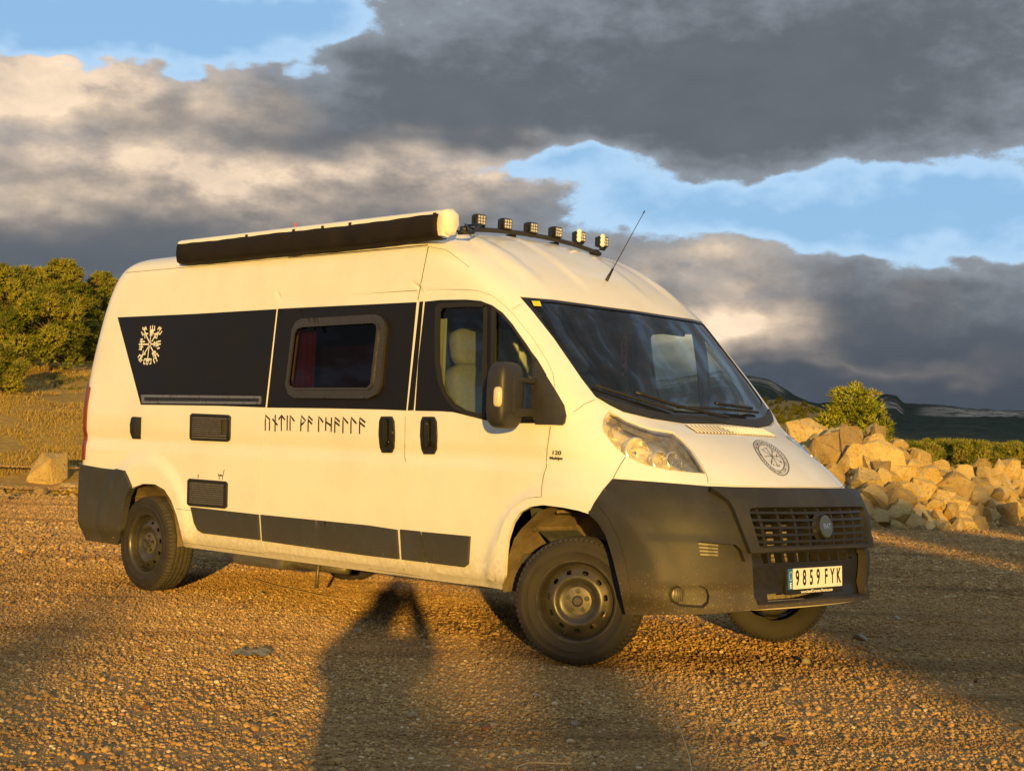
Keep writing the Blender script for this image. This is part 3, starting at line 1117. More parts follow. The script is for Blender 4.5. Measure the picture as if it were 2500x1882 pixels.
gu = np.abs(GRILLE[:, 0]).max()
gv0, gv1 = GRILLE[:, 1].min(), GRILLE[:, 1].max()
grille = MB()
bar_uv(grille, [(-gu, gv0 + .004), (gu, gv0 + .004)], .012, .05, -.012, True)
grille = grille.obj('grille', 'black_trim', bumper)
for k in range(1, 6):
    b = MB()
    v = gv0 + (gv1 - gv0) * (k - .1) / 5.6
    bar_uv(b, [(-gu + .012, v), (gu - .012, v)], .0135, .045, -.014, True)
    b.obj('grille_bar', 'black_trim', grille)
for k in range(9):
    b = MB()
    u = gu * (k - 4) / 4.5
    bar_uv(b, [(u * .96, gv0), (u, gv1)], .019, .05, -.022, True)
    b.obj('grille_bar', 'black_trim', grille)
lu = np.abs(LOWGR[:, 0]).max()
lv0, lv1 = LOWGR[:, 1].min(), LOWGR[:, 1].max()
for k in range(8):
    b = MB()
    u = lu * (k - 3.5) / 4.
    bar_uv(b, [(u, lv0 - .008), (u, lv1 + .008)], .022, .05, -.058)
    b.obj('grille_bar', 'black_trim', ins)
# chrome emblem in the middle of the grille
uc = np.array([[0., (gv0 + gv1) / 2 + .004]])
pc = skin(uc[:, 0], uc[:, 1], SUR_OFF(uc) + .004)[0]
nc = normal(uc[:, 0], uc[:, 1])[0]
Rq = Vector(nc).to_track_quat('Z', 'Y').to_matrix().to_4x4()
ME = Matrix.Translation(Vector(pc)) @ Rq
e = MB()
e.lathe([(.0, .004), (.052, .004), (.062, .0), (.066, -.02), (.085, -.03), (.0, -.03)], 40, ME)
simple('emblem_blue', (.10, .13, .14), .12, metal=.6)
em = e.obj('emblem', 'black_trim', grille, auto=30)
e = MB()
e.lathe([(.0, .007), (.054, .007), (.060, .003)], 40, ME)
e.obj('emblem_face', 'emblem_blue', em, auto=30)


def text_mesh(txt, size, bold=0., extrude=.0006, align='CENTER', font_scale_x=1.):
    cu = bpy.data.curves.new('lettering', 'FONT')
    cu.body = txt
    cu.size = size
    cu.align_x = align
    cu.align_y = 'CENTER'
    cu.extrude = extrude
    cu.offset = bold
    o = bpy.data.objects.new('lettering', cu)
    COL.objects.link(o)
    dg = bpy.context.evaluated_depsgraph_get()
    me = bpy.data.meshes.new_from_object(o.evaluated_get(dg))
    bpy.data.objects.remove(o)
    bpy.data.curves.remove(cu)
    for v in me.vertices:
        v.co.x *= font_scale_x
    me.materials.clear()
    return me


def text_obj(name, txt, size, M4, mat, parent, **kw):
    me = text_mesh(txt, size, **kw)
    me.transform(M4)
    return link(name, me, mat, parent)


def face_frame(pos, nrm, up=(0, 0, 1)):
    n = Vector(nrm).normalized()
    x = Vector(up).cross(n).normalized()
    y = n.cross(x)
    m = Matrix.Identity(4)
    for i in range(3):
        m[i][0], m[i][1], m[i][2], m[i][3] = x[i], y[i], n[i], pos[i]
    return m


text_obj('emblem_lettering', 'FIAT', .042, face_frame(np.array(pc) + np.array(nc) * .008, nc), 'chrome', em, bold=.0008, font_scale_x=.85)

# recesses behind the openings
panel('vent_recess', shrink(resample(VENT, .02), -.01), [], 'bumper_plastic', bumper, step=.04, thick=0, offf=lambda uv: bump_off(uv) - .035)
panel('fog_recess', shrink(resample(FOG, .02), -.01), [], 'bumper_plastic', bumper, step=.04, thick=0, offf=lambda uv: bump_off(uv) - .04)
for q in (VENT, FOG):
    panel('lamp_recess', shrink(resample(mirror_uv(q), .02), -.01), [], 'bumper_plastic', bumper, step=.04, thick=0, offf=lambda uv: bump_off(uv) - .04)
for k in range(4):
    b = MB()
    a0, a1 = px_uv_off(*Z('F', (850, 1045 + 24 * k))[0], bump_off), px_uv_off(*Z('F', (988, 1058 + 22 * k))[0], bump_off)
    bar_uv(b, [a0, a1], .009, .02, -.016)
    b.obj('vent_louvre', 'hub_grey', bumper)
fu = px_uv_off(*Z('F', (712, 1395))[0], bump_off)
fp = skin(fu[:1], fu[1:], bump_off(fu[None]) - .012)[0]
fn = normal(fu[:1], fu[1:])[0]
fm = face_frame(fp, fn * .6 + np.array([.5, 0, 0]))
f = MB()
f.lathe([(.0, .010), (.020, .008), (.036, .0), (.040, -.012), (.044, -.03)], 32, fm)
fo = f.obj('fog_light', 'hub_grey', bumper, auto=40)
f = MB()
for k in range(5):
    f.box(fm @ Vector((-.024 + .012 * k, 0, .010)), (.003, .06, .004), fm.to_3x3())
f.obj('lens_rib', 'hub_grey', fo)

# radiator pack seen through the grille
r = MB()
r.box((.60, 0, .70), (.05, 1.0, .50))
r.obj('radiator', 'radiator', VAN)
r = MB()
for k in range(22):
    r.box((.629, 0, .48 + k * .021), (.004, .98, .006))
r.obj('radiator_fins', 'hub_grey', VAN)
r = MB()
r.box((.70, -.05, .42), (.04, .9, .12))
r.obj('intake_duct', 'radiator', VAN)

# number plate
ppos = np.array([.862, 0., .497])
pm = face_frame(ppos, (1, 0, .05))
b = MB()
b.box(pm @ Vector((0, -.006, -.010)), (.545, .150, .016), pm.to_3x3(), .004)
ph = b.obj('plate_holder', 'black_trim', bumper)
b = MB()
b.box(pm @ Vector((.02, 0, 0)), (.478, .108, .006), pm.to_3x3(), .002)
plate = b.obj('number_plate', 'plate_white', ph)
b = MB()
b.box(pm @ Vector((-.24, 0, 0)), (.042, .108, .0064), pm.to_3x3(), .002)
b.obj('plate_country_strip', 'plate_blue', ph)
for ch, x in zip('9859', (-.178, -.112, -.046, .020)):
    text_obj('plate_digit', ch, .112, pm @ Matrix.Translation((x, 0, .0036)), 'print_black', plate, bold=.0026, font_scale_x=.60)
for ch, x in zip('FYK', (.098, .160, .222)):
    text_obj('plate_letter', ch, .112, pm @ Matrix.Translation((x, 0, .0036)), 'print_black', plate, bold=.0022, font_scale_x=.58)
text_obj('plate_letter', 'E', .040, pm @ Matrix.Translation((-.24, -.034, .0038)), 'print_white', ph, bold=.001)
ring = MB()
for k in range(12):
    a = k / 12 * 2 * PI
    ring.box(pm @ Vector((-.24 + .014 * math.cos(a), .016 + .022 * math.sin(a), .004)), (.004, .004, .001), pm.to_3x3())
ring.obj('plate_stars', 'print_white', ph)
text_obj('holder_lettering', 'www.landCaravan.Norte.com', .022, pm @ Matrix.Translation((0.01, -.069, .0015)), 'print_white', ph, bold=.0004, font_scale_x=1.15)

# headlights
for mir in (False, True):
    q = mirror_uv(HL) if mir else HL
    hl = panel('headlight', q, [], 'lamp_lens', VAN, step=.04, thick=0, off=-.001, gap=.003)
    panel('headlight_bowl', shrink(resample(q, .02), -.004), [], 'headlight_inner', hl, step=.035, thick=0, offf=lambda uv: -.045 + .02 * np.sin(uv[:, 0] * 23) * np.sin(uv[:, 1] * 31))
    panel('headlight_rim', shrink(resample(q, .02), .001), [shrink(resample(q, .02), .010)], 'headlight_inner', hl, step=.03, thick=.05, off=-.004)
    for (zx, zy, rad) in ((720, 790, .075), (1140, 960, .058), (1375, 950, .052), (370, 450, .036)):
        u = px_uv(*Z('Q', (zx, zy))[0])
        if mir:
            u = u * [-1, 1]
        c = skin(u[:1], u[1:], np.array([-.052]))[0]
        n = normal(u[:1], u[1:])[0] * .45 + np.array([.75, 0, .0])
        m4 = face_frame(c, n)
        lm = MB()
        lm.lathe([(rad * x, h) for x, h in ((.0, -.028), (.30, -.024), (.62, -.008), (.85, .014), (.97, .034), (1.0, .036), (1.06, .033), (1.07, .0))], 36, m4)
        lo = lm.obj('reflector', 'reflector', hl, auto=35)
        lm = MB()
        lm.lathe([(rad * x, h) for x, h in ((.0, .012), (.12, .010), (.16, .0), (.16, -.02))], 16, m4)
        lm.obj('bulb', 'chrome', lo, auto=40)

# trim along the wheel arch edge of the bumper
arch_trim = path_off(Z('F', (112, 825), (170, 790), (240, 880), (310, 1020), (360, 1200), (395, 1400), (408, 1524)) + Z('H', (1342, 1130), (1292, 900), (1232, 650), (1172, 452), (1102, 338), (1027, 266)), bump_off)
panel('arch_trim', arch_trim, [], 'bumper_plastic', bumper, step=.025, thick=.02, offf=lambda uv: bump_off(uv) + .008)
panel('arch_trim', mirror_uv(arch_trim), [], 'bumper_plastic', bumper, step=.03, thick=.02, offf=lambda uv: bump_off(uv) + .008)

# ---- handles, flap, vents
def rrect(w, h, r, n=5, top=1., bot=1.):
    pts = []
    for cx, cy, a0, k in ((w / 2 - r, h / 2 - r, 0, top), (-w / 2 + r, h / 2 - r, 90, top), (-w / 2 + r, -h / 2 + r, 180, bot), (w / 2 - r, -h / 2 + r, 270, bot)):
        for i in range(n + 1):
            a = math.radians(a0 + 90 * i / n)
            pts.append(((cx + r * math.cos(a)) * k, cy + r * math.sin(a)))
    return pts


def frame_at(px, py, off=0.):
    u = px_uv(px, py)
    p = skin(u[:1], u[1:], np.array([off]))[0]
    n = normal(u[:1], u[1:])[0]
    return face_frame(p, n)


def solid_on(pts, name, mat, parent, off, thick, step=.03, holes=()):
    return panel(name, path_uv(pts), [path_uv(h) for h in holes], mat, parent, step=step, thick=thick, off=off, edge=.008)


for key, x0, x1, y0, y1, par in (('L', 95, 226, 58, 364, slider), ('L', 446, 585, 60, 376, door)):
    xm, w = (x0 + x1) / 2, x1 - x0
    outl = [(x0 + w * .16, y0), (x1 - w * .18, y0), (x1 - w * .04, y0 + 40), (x1, (y0 + y1) / 2), (x1 - w * .04, y1 - 40), (x1 - w * .18, y1), (x0 + w * .22, y1), (x0 + w * .08, y1 - 45), (x0, (y0 + y1) / 2), (x0 + w * .04, y0 + 40)]
    inn = [(xm + (x - xm) * .62 - 4, y0 + 22 + (y - y0) * .72) for x, y in outl]
    h = solid_on(Z(key, *outl), 'handle', 'black_trim', par, .012, .014, .02, [Z(key, *inn)])
    solid_on(Z(key, *inn), 'handle_cup', 'gloss_black', h, .002, 0)
    solid_on(Z(key, *[(xm + (x - xm) * .22 - 8, y0 + 15 + (y - y0) * .74) for x, y in outl]), 'handle_grip', 'black_trim', h, .022, .012)
fl = solid_on(Z('G', (372, 212), (385, 203), (440, 207), (436, 368), (380, 366), (364, 320), (362, 260)), 'fuel_flap', 'black_trim', body, .010, .012)
solid_on(Z('G', (405, 222), (436, 215), (432, 358), (402, 345)), 'flap_edge', 'mirror_plastic', fl, .018, .010)

for (x0, y0, x1, y1), dy in (((265, 272, 802, 655), 22), ((230, 1152, 760, 1562), 42)):
    def q(a, c):
        return (x0 + (x1 - x0) * a - 8 * c, y0 + (y1 - y0 - dy) * c + dy * a)
    outl = [q(.05, 0), q(.95, 0), q(1, .07), q(1, .93), q(.95, 1), q(.05, 1), q(0, .93), q(0, .07)]
    inn = [q(.06, .10), q(.94, .10), q(.94, .92), q(.06, .92)]
    v = solid_on(Z('T', *outl), 'service_vent', 'black_trim', body, .014, .016, .03, [Z('T', *inn)])
    solid_on(Z('T', *inn), 'vent_back', 'gap_dark', v, .002, 0)
    for k in range(10):
        c = .14 + .078 * k
        a1 = .93 if (dy > 30 or k > 7 or k < 1) else .80
        pts = path_uv(Z('T', q(.06, c), q(a1, c)), closed=False)
        mb = MB()
        p = skin(pts[:, 0], pts[:, 1], np.full(len(pts), .011))
        nn = normal(pts[:, 0], pts[:, 1])
        k2 = len(p)
        dn = np.array([0, 0, -.0085])
        vs = list(p) + list(p + dn + nn * .006) + list(p + dn * .6 - nn * .009)
        fs = []
        for i in range(k2 - 1):
            for a, b in ((0, k2), (k2, 2 * k2), (2 * k2, 0)):
                fs.append((a + i, a + i + 1, b + i + 1, b + i))
        mb.add(vs, fs)
        mb.obj('slat', 'hub_grey', v)
# slide rail
solid_on(Z('G', (445, 42), (1328, 52), (1326, 112), (450, 106)), 'slide_rail', 'aluminium', body, .010, .010)
rl = solid_on(Z('G', (470, 60), (1318, 70), (1316, 94), (472, 88)), 'rail_groove', 'black_trim', body, .0115, .001)

# ---- painted marks
def marks(name, key, strokes, w, mat, parent, off=.003):
    mb = MB()
    for s in strokes:
        uv = np.array([px_uv(*p) for p in Z(key, *s)])
        stroke_uv(mb, uv, w, off)
    return mb.obj(name, mat, parent)


runes = [[[(265, 505), (268, 298), (325, 352), (320, 505)]], [[(397, 515), (402, 290)], [(360, 345), (432, 432)]], [[(482, 508), (485, 297)], [(443, 357), (485, 299), (530, 359)]], [[(560, 502), (564, 298)]], [[(600, 505), (602, 302), (660, 378)]],
         [[(743, 512), (752, 305), (808, 368), (750, 430)]], [[(842, 520), (848, 310), (905, 367)], [(847, 365), (898, 415)]],
         [[(985, 522), (988, 314), (1048, 392)]], [[(1080, 508), (1085, 325)], [(1155, 520), (1160, 328)], [(1083, 385), (1158, 440)]], [[(1203, 533), (1208, 327), (1272, 385)], [(1207, 385), (1268, 438)]], [[(1313, 538), (1317, 327), (1385, 408)]], [[(1421, 545), (1426, 327), (1497, 410)]], [[(1538, 550), (1542, 332), (1617, 395)], [(1541, 395), (1610, 452)]]]
for rn in runes:
    marks('rune', 'M', rn, .0125, 'print_black', slider, .0012)

vegv = [[(905, 780), (930, 600), (940, 480)], [(905, 480), (1035, 480)], [(915, 470), (925, 370)], [(970, 480), (978, 360)], [(1018, 475), (1030, 370)], [(905, 515), (1000, 518)], [(905, 555), (998, 558)], [(900, 600), (970, 605)],
        [(950, 770), (1060, 600), (1150, 500), (1165, 395)], [(1100, 470), (1150, 395)], [(1120, 540), (1200, 420)], [(1095, 530), (1160, 590), (1215, 505)], [(1005, 590), (1080, 560), (1110, 610)], [(1010, 640), (1080, 690), (1095, 600)],
        [(880, 770), (800, 580), (770, 500), (720, 410)], [(770, 500), (795, 395)], [(715, 465), (770, 430), (830, 470), (795, 390)], [(690, 520), (730, 620), (750, 560)], [(780, 690), (775, 560), (860, 575)],
        [(860, 840), (625, 840)], [(700, 710), (685, 990)], [(665, 715), (730, 715)], [(650, 775), (780, 775)], [(635, 905), (735, 908)], [(630, 965), (700, 970)],
        [(950, 835), (1180, 835)], [(1070, 760), (1060, 910)], [(1005, 780), (1120, 890)], [(1000, 890), (1110, 770)], [(1110, 765), (1180, 760)], [(1085, 950), (1155, 930)],
        [(870, 900), (740, 1110)], [(740, 990), (725, 1110), (795, 1085)], [(720, 1090), (640, 1270)], [(640, 1110), (720, 1165)], [(600, 1180), (650, 1100)], [(620, 1240), (670, 1180), (710, 1240), (655, 1285)],
        [(880, 920), (850, 1210)], [(760, 1215), (945, 1215)], [(760, 1220), (745, 1335), (790, 1335)], [(935, 1220), (930, 1335), (895, 1335)], [(800, 1255), (890, 1255)], [(810, 1290), (835, 1360), (870, 1290)],
        [(930, 910), (1050, 1140), (1085, 1270)], [(955, 1080), (1040, 1010)], [(970, 1110), (1060, 1030)], [(985, 1150), (1085, 1075), (1130, 1150)], [(985, 1225), (1040, 1170), (1095, 1265)], [(990, 1230), (1030, 1320)],
        [(905, 770), (940, 835), (905, 910), (865, 835), (905, 770)]]
marks('compass_rune_mark', 'N', vegv, .0105, 'print_white', body, .0036)
marks('badge_mark', 'T', [[(625, 1090), (632, 1112), (660, 1105), (690, 1118), (710, 1030)], [(640, 1115), (640, 1172)], [(688, 1120), (682, 1172)], [(632, 1112), (690, 1116)]], .007, 'print_black', body, .0012)
marks('badge_mark', 'T', [[(348, 1110), (362, 1110), (356, 1130), (354, 1152)]], .007, 'print_black', body, .0012)

hood = [o for o in VAN.children if o.name.startswith('hood') and 'rebate' not in o.name][0]
ell = lambda pts: pts
big = [(245, 450), (265, 390), (310, 350), (400, 332), (520, 345), (650, 395), (800, 465), (950, 570), (1080, 680), (1200, 810), (1280, 940), (1330, 1060), (1350, 1180), (1330, 1300), (1270, 1390), (1160, 1432), (1040, 1415), (900, 1340), (760, 1230), (620, 1090), (500, 950), (400, 800), (310, 650), (255, 530)]
cx_, cy_ = 797, 882
small = [(cx_ + (x - cx_) * .74, cy_ + (y - cy_) * .74) for x, y in big]
strokes = [big + big[:1], small + small[:1], [(800, 1085), (815, 600)], [(585, 830), (1060, 828)], [(640, 590), (815, 830), (990, 1090)], [(480, 610), (815, 830), (1085, 1000)], [(560, 575), (690, 580)], [(790, 680), (910, 685)], [(480, 610), (590, 690)], [(520, 590), (600, 640)], [(960, 760), (970, 870)], [(1080, 960), (1130, 1060)], [(1040, 1020), (1110, 1010)], [(740, 990), (860, 1000)], [(620, 870), (670, 890)], [(930, 1110), (1080, 1150)], [(960, 1090), (1000, 1160), (1060, 1100)], [(720, 560), (790, 620)], [(1030, 850), (1100, 910)], [(850, 1060), (890, 1130)]]
nb = len(big)
for k in range(nb):
    a, b = np.array(big[k]), np.array(small[k])
    c, d = np.array(big[(k + 1) % nb]), np.array(small[(k + 1) % nb])
    strokes.append([tuple(a * .85 + b * .15), tuple(a * .15 + b * .85)])
    m1, m2 = (a + c) / 2, (b + d) / 2
    strokes.append([tuple(m1 * .8 + m2 * .2), tuple(m1 * .25 + m2 * .75 + (c - a) * .12)])
    if k % 2:
        strokes.append([tuple(m1 * .5 + m2 * .5), tuple(a * .2 + b * .8)])
marks('rune_circle_mark', 'O', strokes[:2], .0048, 'print_black', hood, .0045)
marks('rune_circle_mark', 'O', strokes[2:], .0034, 'print_black', hood, .0045)

# engine badge on the wing
bf = frame_at(1361, 1113, .011)
text_obj('badge_lettering', '120', .030, bf @ Matrix.Translation((.0, .016, 0)), 'print_black', body, bold=.0006, font_scale_x=1.45)
text_obj('badge_lettering', 'Multijet', .021, bf @ Matrix.Translation((.0, -.012, 0)), 'print_black', body, bold=.0004, font_scale_x=1.35)

# hood louvres
simple('louvre_shade', (.34, .29, .23), .6)  # shade between the louvres painted as a darker plate colour
for sgn in (1, -1):
    c4 = [px_uv(*p) for p in Z('E', (1240, 1058), (1612, 1078), (1650, 1128), (1330, 1118))]
    c4 = np.array(c4)
    if sgn < 0:
        c4 = c4 * [-1, 1]
    base = panel('hood_louvre', c4, [], 'louvre_shade', hood, step=.04, thick=.002, off=.0035)
    for k in range(14):
        t = (k + .5) / 14
        a, b = c4[0] + (c4[1] - c4[0]) * t, c4[3] + (c4[2] - c4[3]) * t
        uv = resample(np.array([a * .94 + b * .06, a * .06 + b * .94]), .03, False)
        p = skin(uv[:, 0], uv[:, 1], np.full(len(uv), .008))
        mb = MB()
        mb.tube([tuple(x) for x in p], .0052, 4)
        mb.obj('louvre', 'white_paint', base)

# ---- wing mirror
def superell(mb, c, half, e1=.5, e2=.5, nu=28, nv=18, R=None):
    R = R or Matrix.Identity(3)
    sp = lambda v, e: math.copysign(abs(v) ** e, v)
    vs, fs = [], []
    for j in range(nv + 1):
        ph = -PI / 2 + PI * j / nv
        for i in range(nu):
            th = 2 * PI * i / nu
            vs.append(Vector(c) + R @ Vector((half[0] * sp(math.cos(ph), e1) * sp(math.cos(th), e2), half[1] * sp(math.cos(ph), e1) * sp(math.sin(th), e2), half[2] * sp(math.sin(ph), e1))))
    for j in range(nv):
        for i in range(nu):
            i2 = (i + 1) % nu
            fs.append((j * nu + i, j * nu + i2, (j + 1) * nu + i2, (j + 1) * nu + i))
    mb.add(vs, fs)


sail = path_uv(Z('D', (1238, 795), (1320, 935), (1400, 1062), (1500, 1228), (1522, 1330), (1508, 1400), (1480, 1422), (1240, 1412), (1200, 1330), (1196, 1000), (1210, 880)))
MC = at(*Z('D', (925, 1130))[0], 1, -1.185)
for s in (-1, 1):
    par = door if s < 0 else door2
    panel('mirror_base', sail if s < 0 else mirror_uv(sail), [], 'mirror_plastic', par, step=.03, thick=.02, off=.018)
    c = Vector((MC[0], MC[1], MC[2])) if s < 0 else Vector((MC[0] - .22, 1.075, MC[2]))       # the far mirror is folded in
    mb = MB()
    superell(mb, c, (.070, .105, .178), .55, .5, 36, 24, Matrix.Rotation(-.12 * s, 3, 'Z'))
    mi = mb.obj('wing_mirror', 'mirror_plastic', par, True)
    mb = MB()
    zu, zl, yo, yi, xf = c.z + .085, c.z - .085, c.y - s * .03, s * .985, c.x + .058
    for z_, h_ in ((zu, .030), (zl, .046)):
        mb.box(((xf - .02 + xf) / 2 - .005, (c.y + yi) / 2 - s * -.01, z_), (.05, abs(yi - c.y) + .02, h_), None, .01)
    mb.box((xf + .004, c.y - s * -.005 + s * .0, c.z), (.035, .035, .185), None, .01)
    mb.obj('mirror_bracket', 'mirror_plastic', mi, auto=35)
    mb = MB()
    superell(mb, c + Vector((.038, s * .086, -.012)), (.026, .025, .054), .5, .6, 20, 12)
    mb.obj('turn_signal', 'amber_lens', mi, True)
    mb = MB()
    mb.box(c + Vector((-.064, 0, 0)), (.004, .13, .24), None, .002)
    mb.obj('mirror_glass', 'chrome', mi)

# ---- awning
AY = -.975
a0, a1 = at(433.5, 596.7, 1, AY), at(440, 638.8, 1, AY)
b1, b0 = at(1071, 576.6, 1, AY), at(1076, 523, 1, AY)
zt, zb = (a0[2] + b0[2]) / 2, (a1[2] + b1[2]) / 2
xa, xb = (a0[0] + a1[0]) / 2, (b0[0] + b1[0]) / 2
hh = zt - zb
prof = [(0, 0), (.004, hh * .55), (.004, hh * 1.0), (-.004, hh * 1.16), (-.030, hh * 1.25), (-.075, hh * 1.28), (-.115, hh * 1.12), (-.125, hh * .5), (-.11, .02), (-.05, -.004)]


def loft_x(prof, x0, x1, y, z, inset=0., n=2):
    mb = MB()
    k = len(prof)
    cy, cz = sum(p[0] for p in prof) / k, sum(p[1] for p in prof) / k
    rings = [(x0, 1 - inset), (x0 + .02, 1.), (x1 - .02, 1.), (x1, 1 - inset)]
    vs = [(x, y - (cy + (p[0] - cy) * s), z + cz + (p[1] - cz) * s) for x, s in rings for p in prof]
    fs = [tuple(range(k)), tuple(range(3 * k, 4 * k))[::-1]]
    for r_ in range(3):
        for i in range(k):
            j = (i + 1) % k
            fs.append((r_ * k + i, r_ * k + j, (r_ + 1) * k + j, (r_ + 1) * k + i))
    mb.add(vs, fs)
    return mb


prof_s = [tuple(x) for x in resample(np.array(prof), .012)]
xe = at(1119, 530, 1, AY + .08)[0]
aw = loft_x([(-p[0] * -1, p[1]) for p in prof_s], xa - .015, xb + .02, AY, zb).obj('awning', 'awning_white', VAN, auto=45)
cap = MB()
capp = [(-.0, hh * .50), (.002, hh * .98), (-.008, hh * 1.16), (-.03, hh * 1.25), (-.075, hh * 1.29), (-.118, hh * 1.12), (-.128, hh * .6), (-.10, hh * .12), (-.05, hh * .02), (-.02, hh * .12)]
loft_x([tuple(x) for x in resample(np.array(capp), .012)], xb + .004, xe - .02, AY, zb, .3).obj('awning_end_cap', 'awning_white', aw, auto=60)
cov = MB()
cp = [(.010, hh * .985), (.016, hh * .8), (.018, hh * .5), (.014, hh * .2), (.006, .0), (-.03, -.012), (-.06, -.01)]
nx = 60
vs, fs = [], []
for i in range(nx + 1):
    x = xa + (xb - xa) * i / nx
    for j, (dy, dz) in enumerate(cp):
        wv = .004 * math.sin(x * 9 + j) * math.sin(x * 23) + .004 * math.sin(x * 4.1)
        vs.append((x, AY - dy - wv * .6, zb + dz + wv * .5 - (.006 * math.sin(PI * i / nx))))
k = len(cp)
for i in range(nx):
    for j in range(k - 1):
        fs.append((i * k + j, (i + 1) * k + j, (i + 1) * k + j + 1, i * k + j + 1))
cov.add(vs, fs)
co = cov.obj('awning_cover', 'awning_cloth', aw, True)
sol = co.modifiers.new('thickness', 'SOLIDIFY')
sol.thickness = .006
for t in (.30, .49, .60, .70, .985):
    mb = MB()
    mb.box((xa + (xb - xa) * t, AY - .006, zb + hh * 1.0), (.022, .012, .022), None, .004)
    mb.obj('cover_clip', 'black_trim', aw)
mb = MB()
pz = at(721, 545, 1, -.7)
mb.tube([(pz[0], -.7, 2.40), (pz[0], -.7, pz[2])], .006, 8)
simple('red_plastic', (.8, .08, .06), .4)
mb.obj('roof_marker', 'red_plastic', VAN)
mb = MB()
mb.tube([(xe + .0, AY + .07, zb + .03), (xe + .06, AY + .12, zb + .02), (xe + .02, AY + .2, zb + .045), (xe - .05, -.66, 2.44), (-1.30, -.60, 2.455)], .008, 7)
mb.tube([(xe - .02, AY + .10, zb + .02), (xe + .03, AY + .18, zb + .03), (-1.28, -.62, 2.46)], .006, 7)
mb.obj('roof_cable', 'black_trim', VAN, True)

# ---- roof light bar with six spotlights
BAR = [(-1.285 + .075 * (1 - (t * 2 - 1) ** 2) * .5 + .0, -.64 + 1.28 * t, 2.428 + .036 * (1 - (t * 2 - 1) ** 2)) for t in np.linspace(0, 1, 15)]
mb = MB()
mb.tube(BAR, .015, 8)
bar = mb.obj('light_bar', 'mirror_plastic', VAN, True)
mb = MB()
for y in (-.60, -.2, .2, .60):
    mb.box((-1.30, y, 2.428), (.06, .04, .05), None, .008)
mb.obj('bar_foot', 'black_trim', bar)
for k, (px, py) in enumerate(((1170, 538), (1234, 548), (1297, 557.5), (1357, 568), (1415, 579), (1471, 591))):
    y = -.555 + k * .2215
    p = at(px, py, 1, y)
    xx = float(np.interp(y, [b[1] for b in BAR], [b[0] for b in BAR]))
    p = at(px, py, 0, xx)
    yaw = math.radians(-8 + 3 * k)
    Rm = Matrix.Rotation(yaw, 3, 'Z')
    c = Vector(p)
    mb = MB()
    mb.box(c, (.052, .078, .074), Rm, .014)
    for j in range(4):
        mb.box(c + Rm @ Vector((-.034, -.024 + .016 * j, 0)), (.018, .005, .062), Rm)
    wl = mb.obj('spotlight', 'gloss_black', bar)
    mb = MB()
    mb.box(c + Rm @ Vector((.0265, 0, 0)), (.003, .064, .060), Rm, .001)
    mb.obj('lamp_face', 'hub_grey', wl)
    for i in range(3):
        for j in range(3):
            mb = MB()
            mm = Matrix.Translation(c + Rm @ Vector((.028, -.0195 + .0195 * i, -.0185 + .0185 * j))) @ Rm.to_4x4() @ Matrix.Rotation(PI / 2, 4, 'Y')
            mb.lathe([(.0, .004), (.004, .0035), (.0075, .001), (.0078, -.002)], 12, mm)
            mb.obj('led', 'led_lens', wl, True)
    mb = MB()
    mb.box(c + Vector((0, 0, -.045)), (.02, .05, .024), Rm, .004)
    for s in (-1, 1):
        mb.box(c + Rm @ Vector((-.006, s * .043, -.012)), (.018, .004, .06), Rm)
    mb.obj('lamp_bracket', 'black_trim', wl)
    if k >= 4:
        mb = MB()
        for j in range(3):
            superell(mb, c + Rm @ Vector((.024, -.036, .030 - .026 * j)), (.016, .020, .018), 1, 1, 10, 8)
        mb.obj('lamp_guard', 'awning_white', wl, True)

# ---- aerial
ab = at(1477, 692, 1, 0.)
tip = at(1574, 515, 0, ab[0] + .10)
mb = MB()
mb.tube([tuple(ab + (tip - ab) * t) for t in (-.02, .10, .2)], [.012, .010, .006], 8)
ant = mb.obj('aerial', 'black_trim', VAN, True)
mb = MB()
mb.tube([tuple(ab + (tip - ab) * t) for t in (.2, .6, .96, .965, 1.)], [.0032, .0026, .0022, .0045, .004], 6)
mb.obj('aerial_rod', 'black_trim', ant, True)

# ---- wheels
def tyre_mesh(mb, M4):
    n = 288
    prof = [(.204, -.085), (.225, -.098), (.262, -.107), (.296, -.107), (.318, -.099), (.3285, -.086), (.333, -.074)]
    for gx in (-.052, -.018, .018, .052):
        prof += [(.3355, gx - .0065), (.3345, gx - .0045), (.3275, gx - .0040), (.3275, gx + .0040), (.3345, gx + .0045), (.3355, gx + .0065)]
    prof += [(.333, .074), (.3285, .086), (.318, .099), (.296, .107), (.292, .1085), (.286, .107), (.262, .107), (.258, .109), (.252, .1065), (.225, .098), (.218, .0985), (.204, .085)]
    vs, fs = [], []
    m = len(prof)
    for i, (r, h) in enumerate(prof):
        for k in range(n):
            a = 2 * PI * k / n
            rr = r
            if .31 < r < .334 and k % 4 == 0:
                rr -= .005
            elif r >= .334 and abs(h) > .03 and k % 4 == 0:
                rr -= .003
            elif r >= .334 and k % 6 == 0:
                rr -= .002
            vs.append(M4 @ Vector((rr * math.cos(a), rr * math.sin(a), h)))
    for i in range(m - 1):
        for k in range(n):
            k2 = (k + 1) % n
            fs.append((i * n + k, i * n + k2, (i + 1) * n + k2, (i + 1) * n + k))
    mb.add(vs, fs)
    return fs, m, n


def rim_depth(r):
    return np.interp(r, [0, .055, .074, .096, .112, .124, .136, .152, .172, .186, .192], [.056, .056, .056, .060, .074, .080, .076, .068, .058, .046, .040])


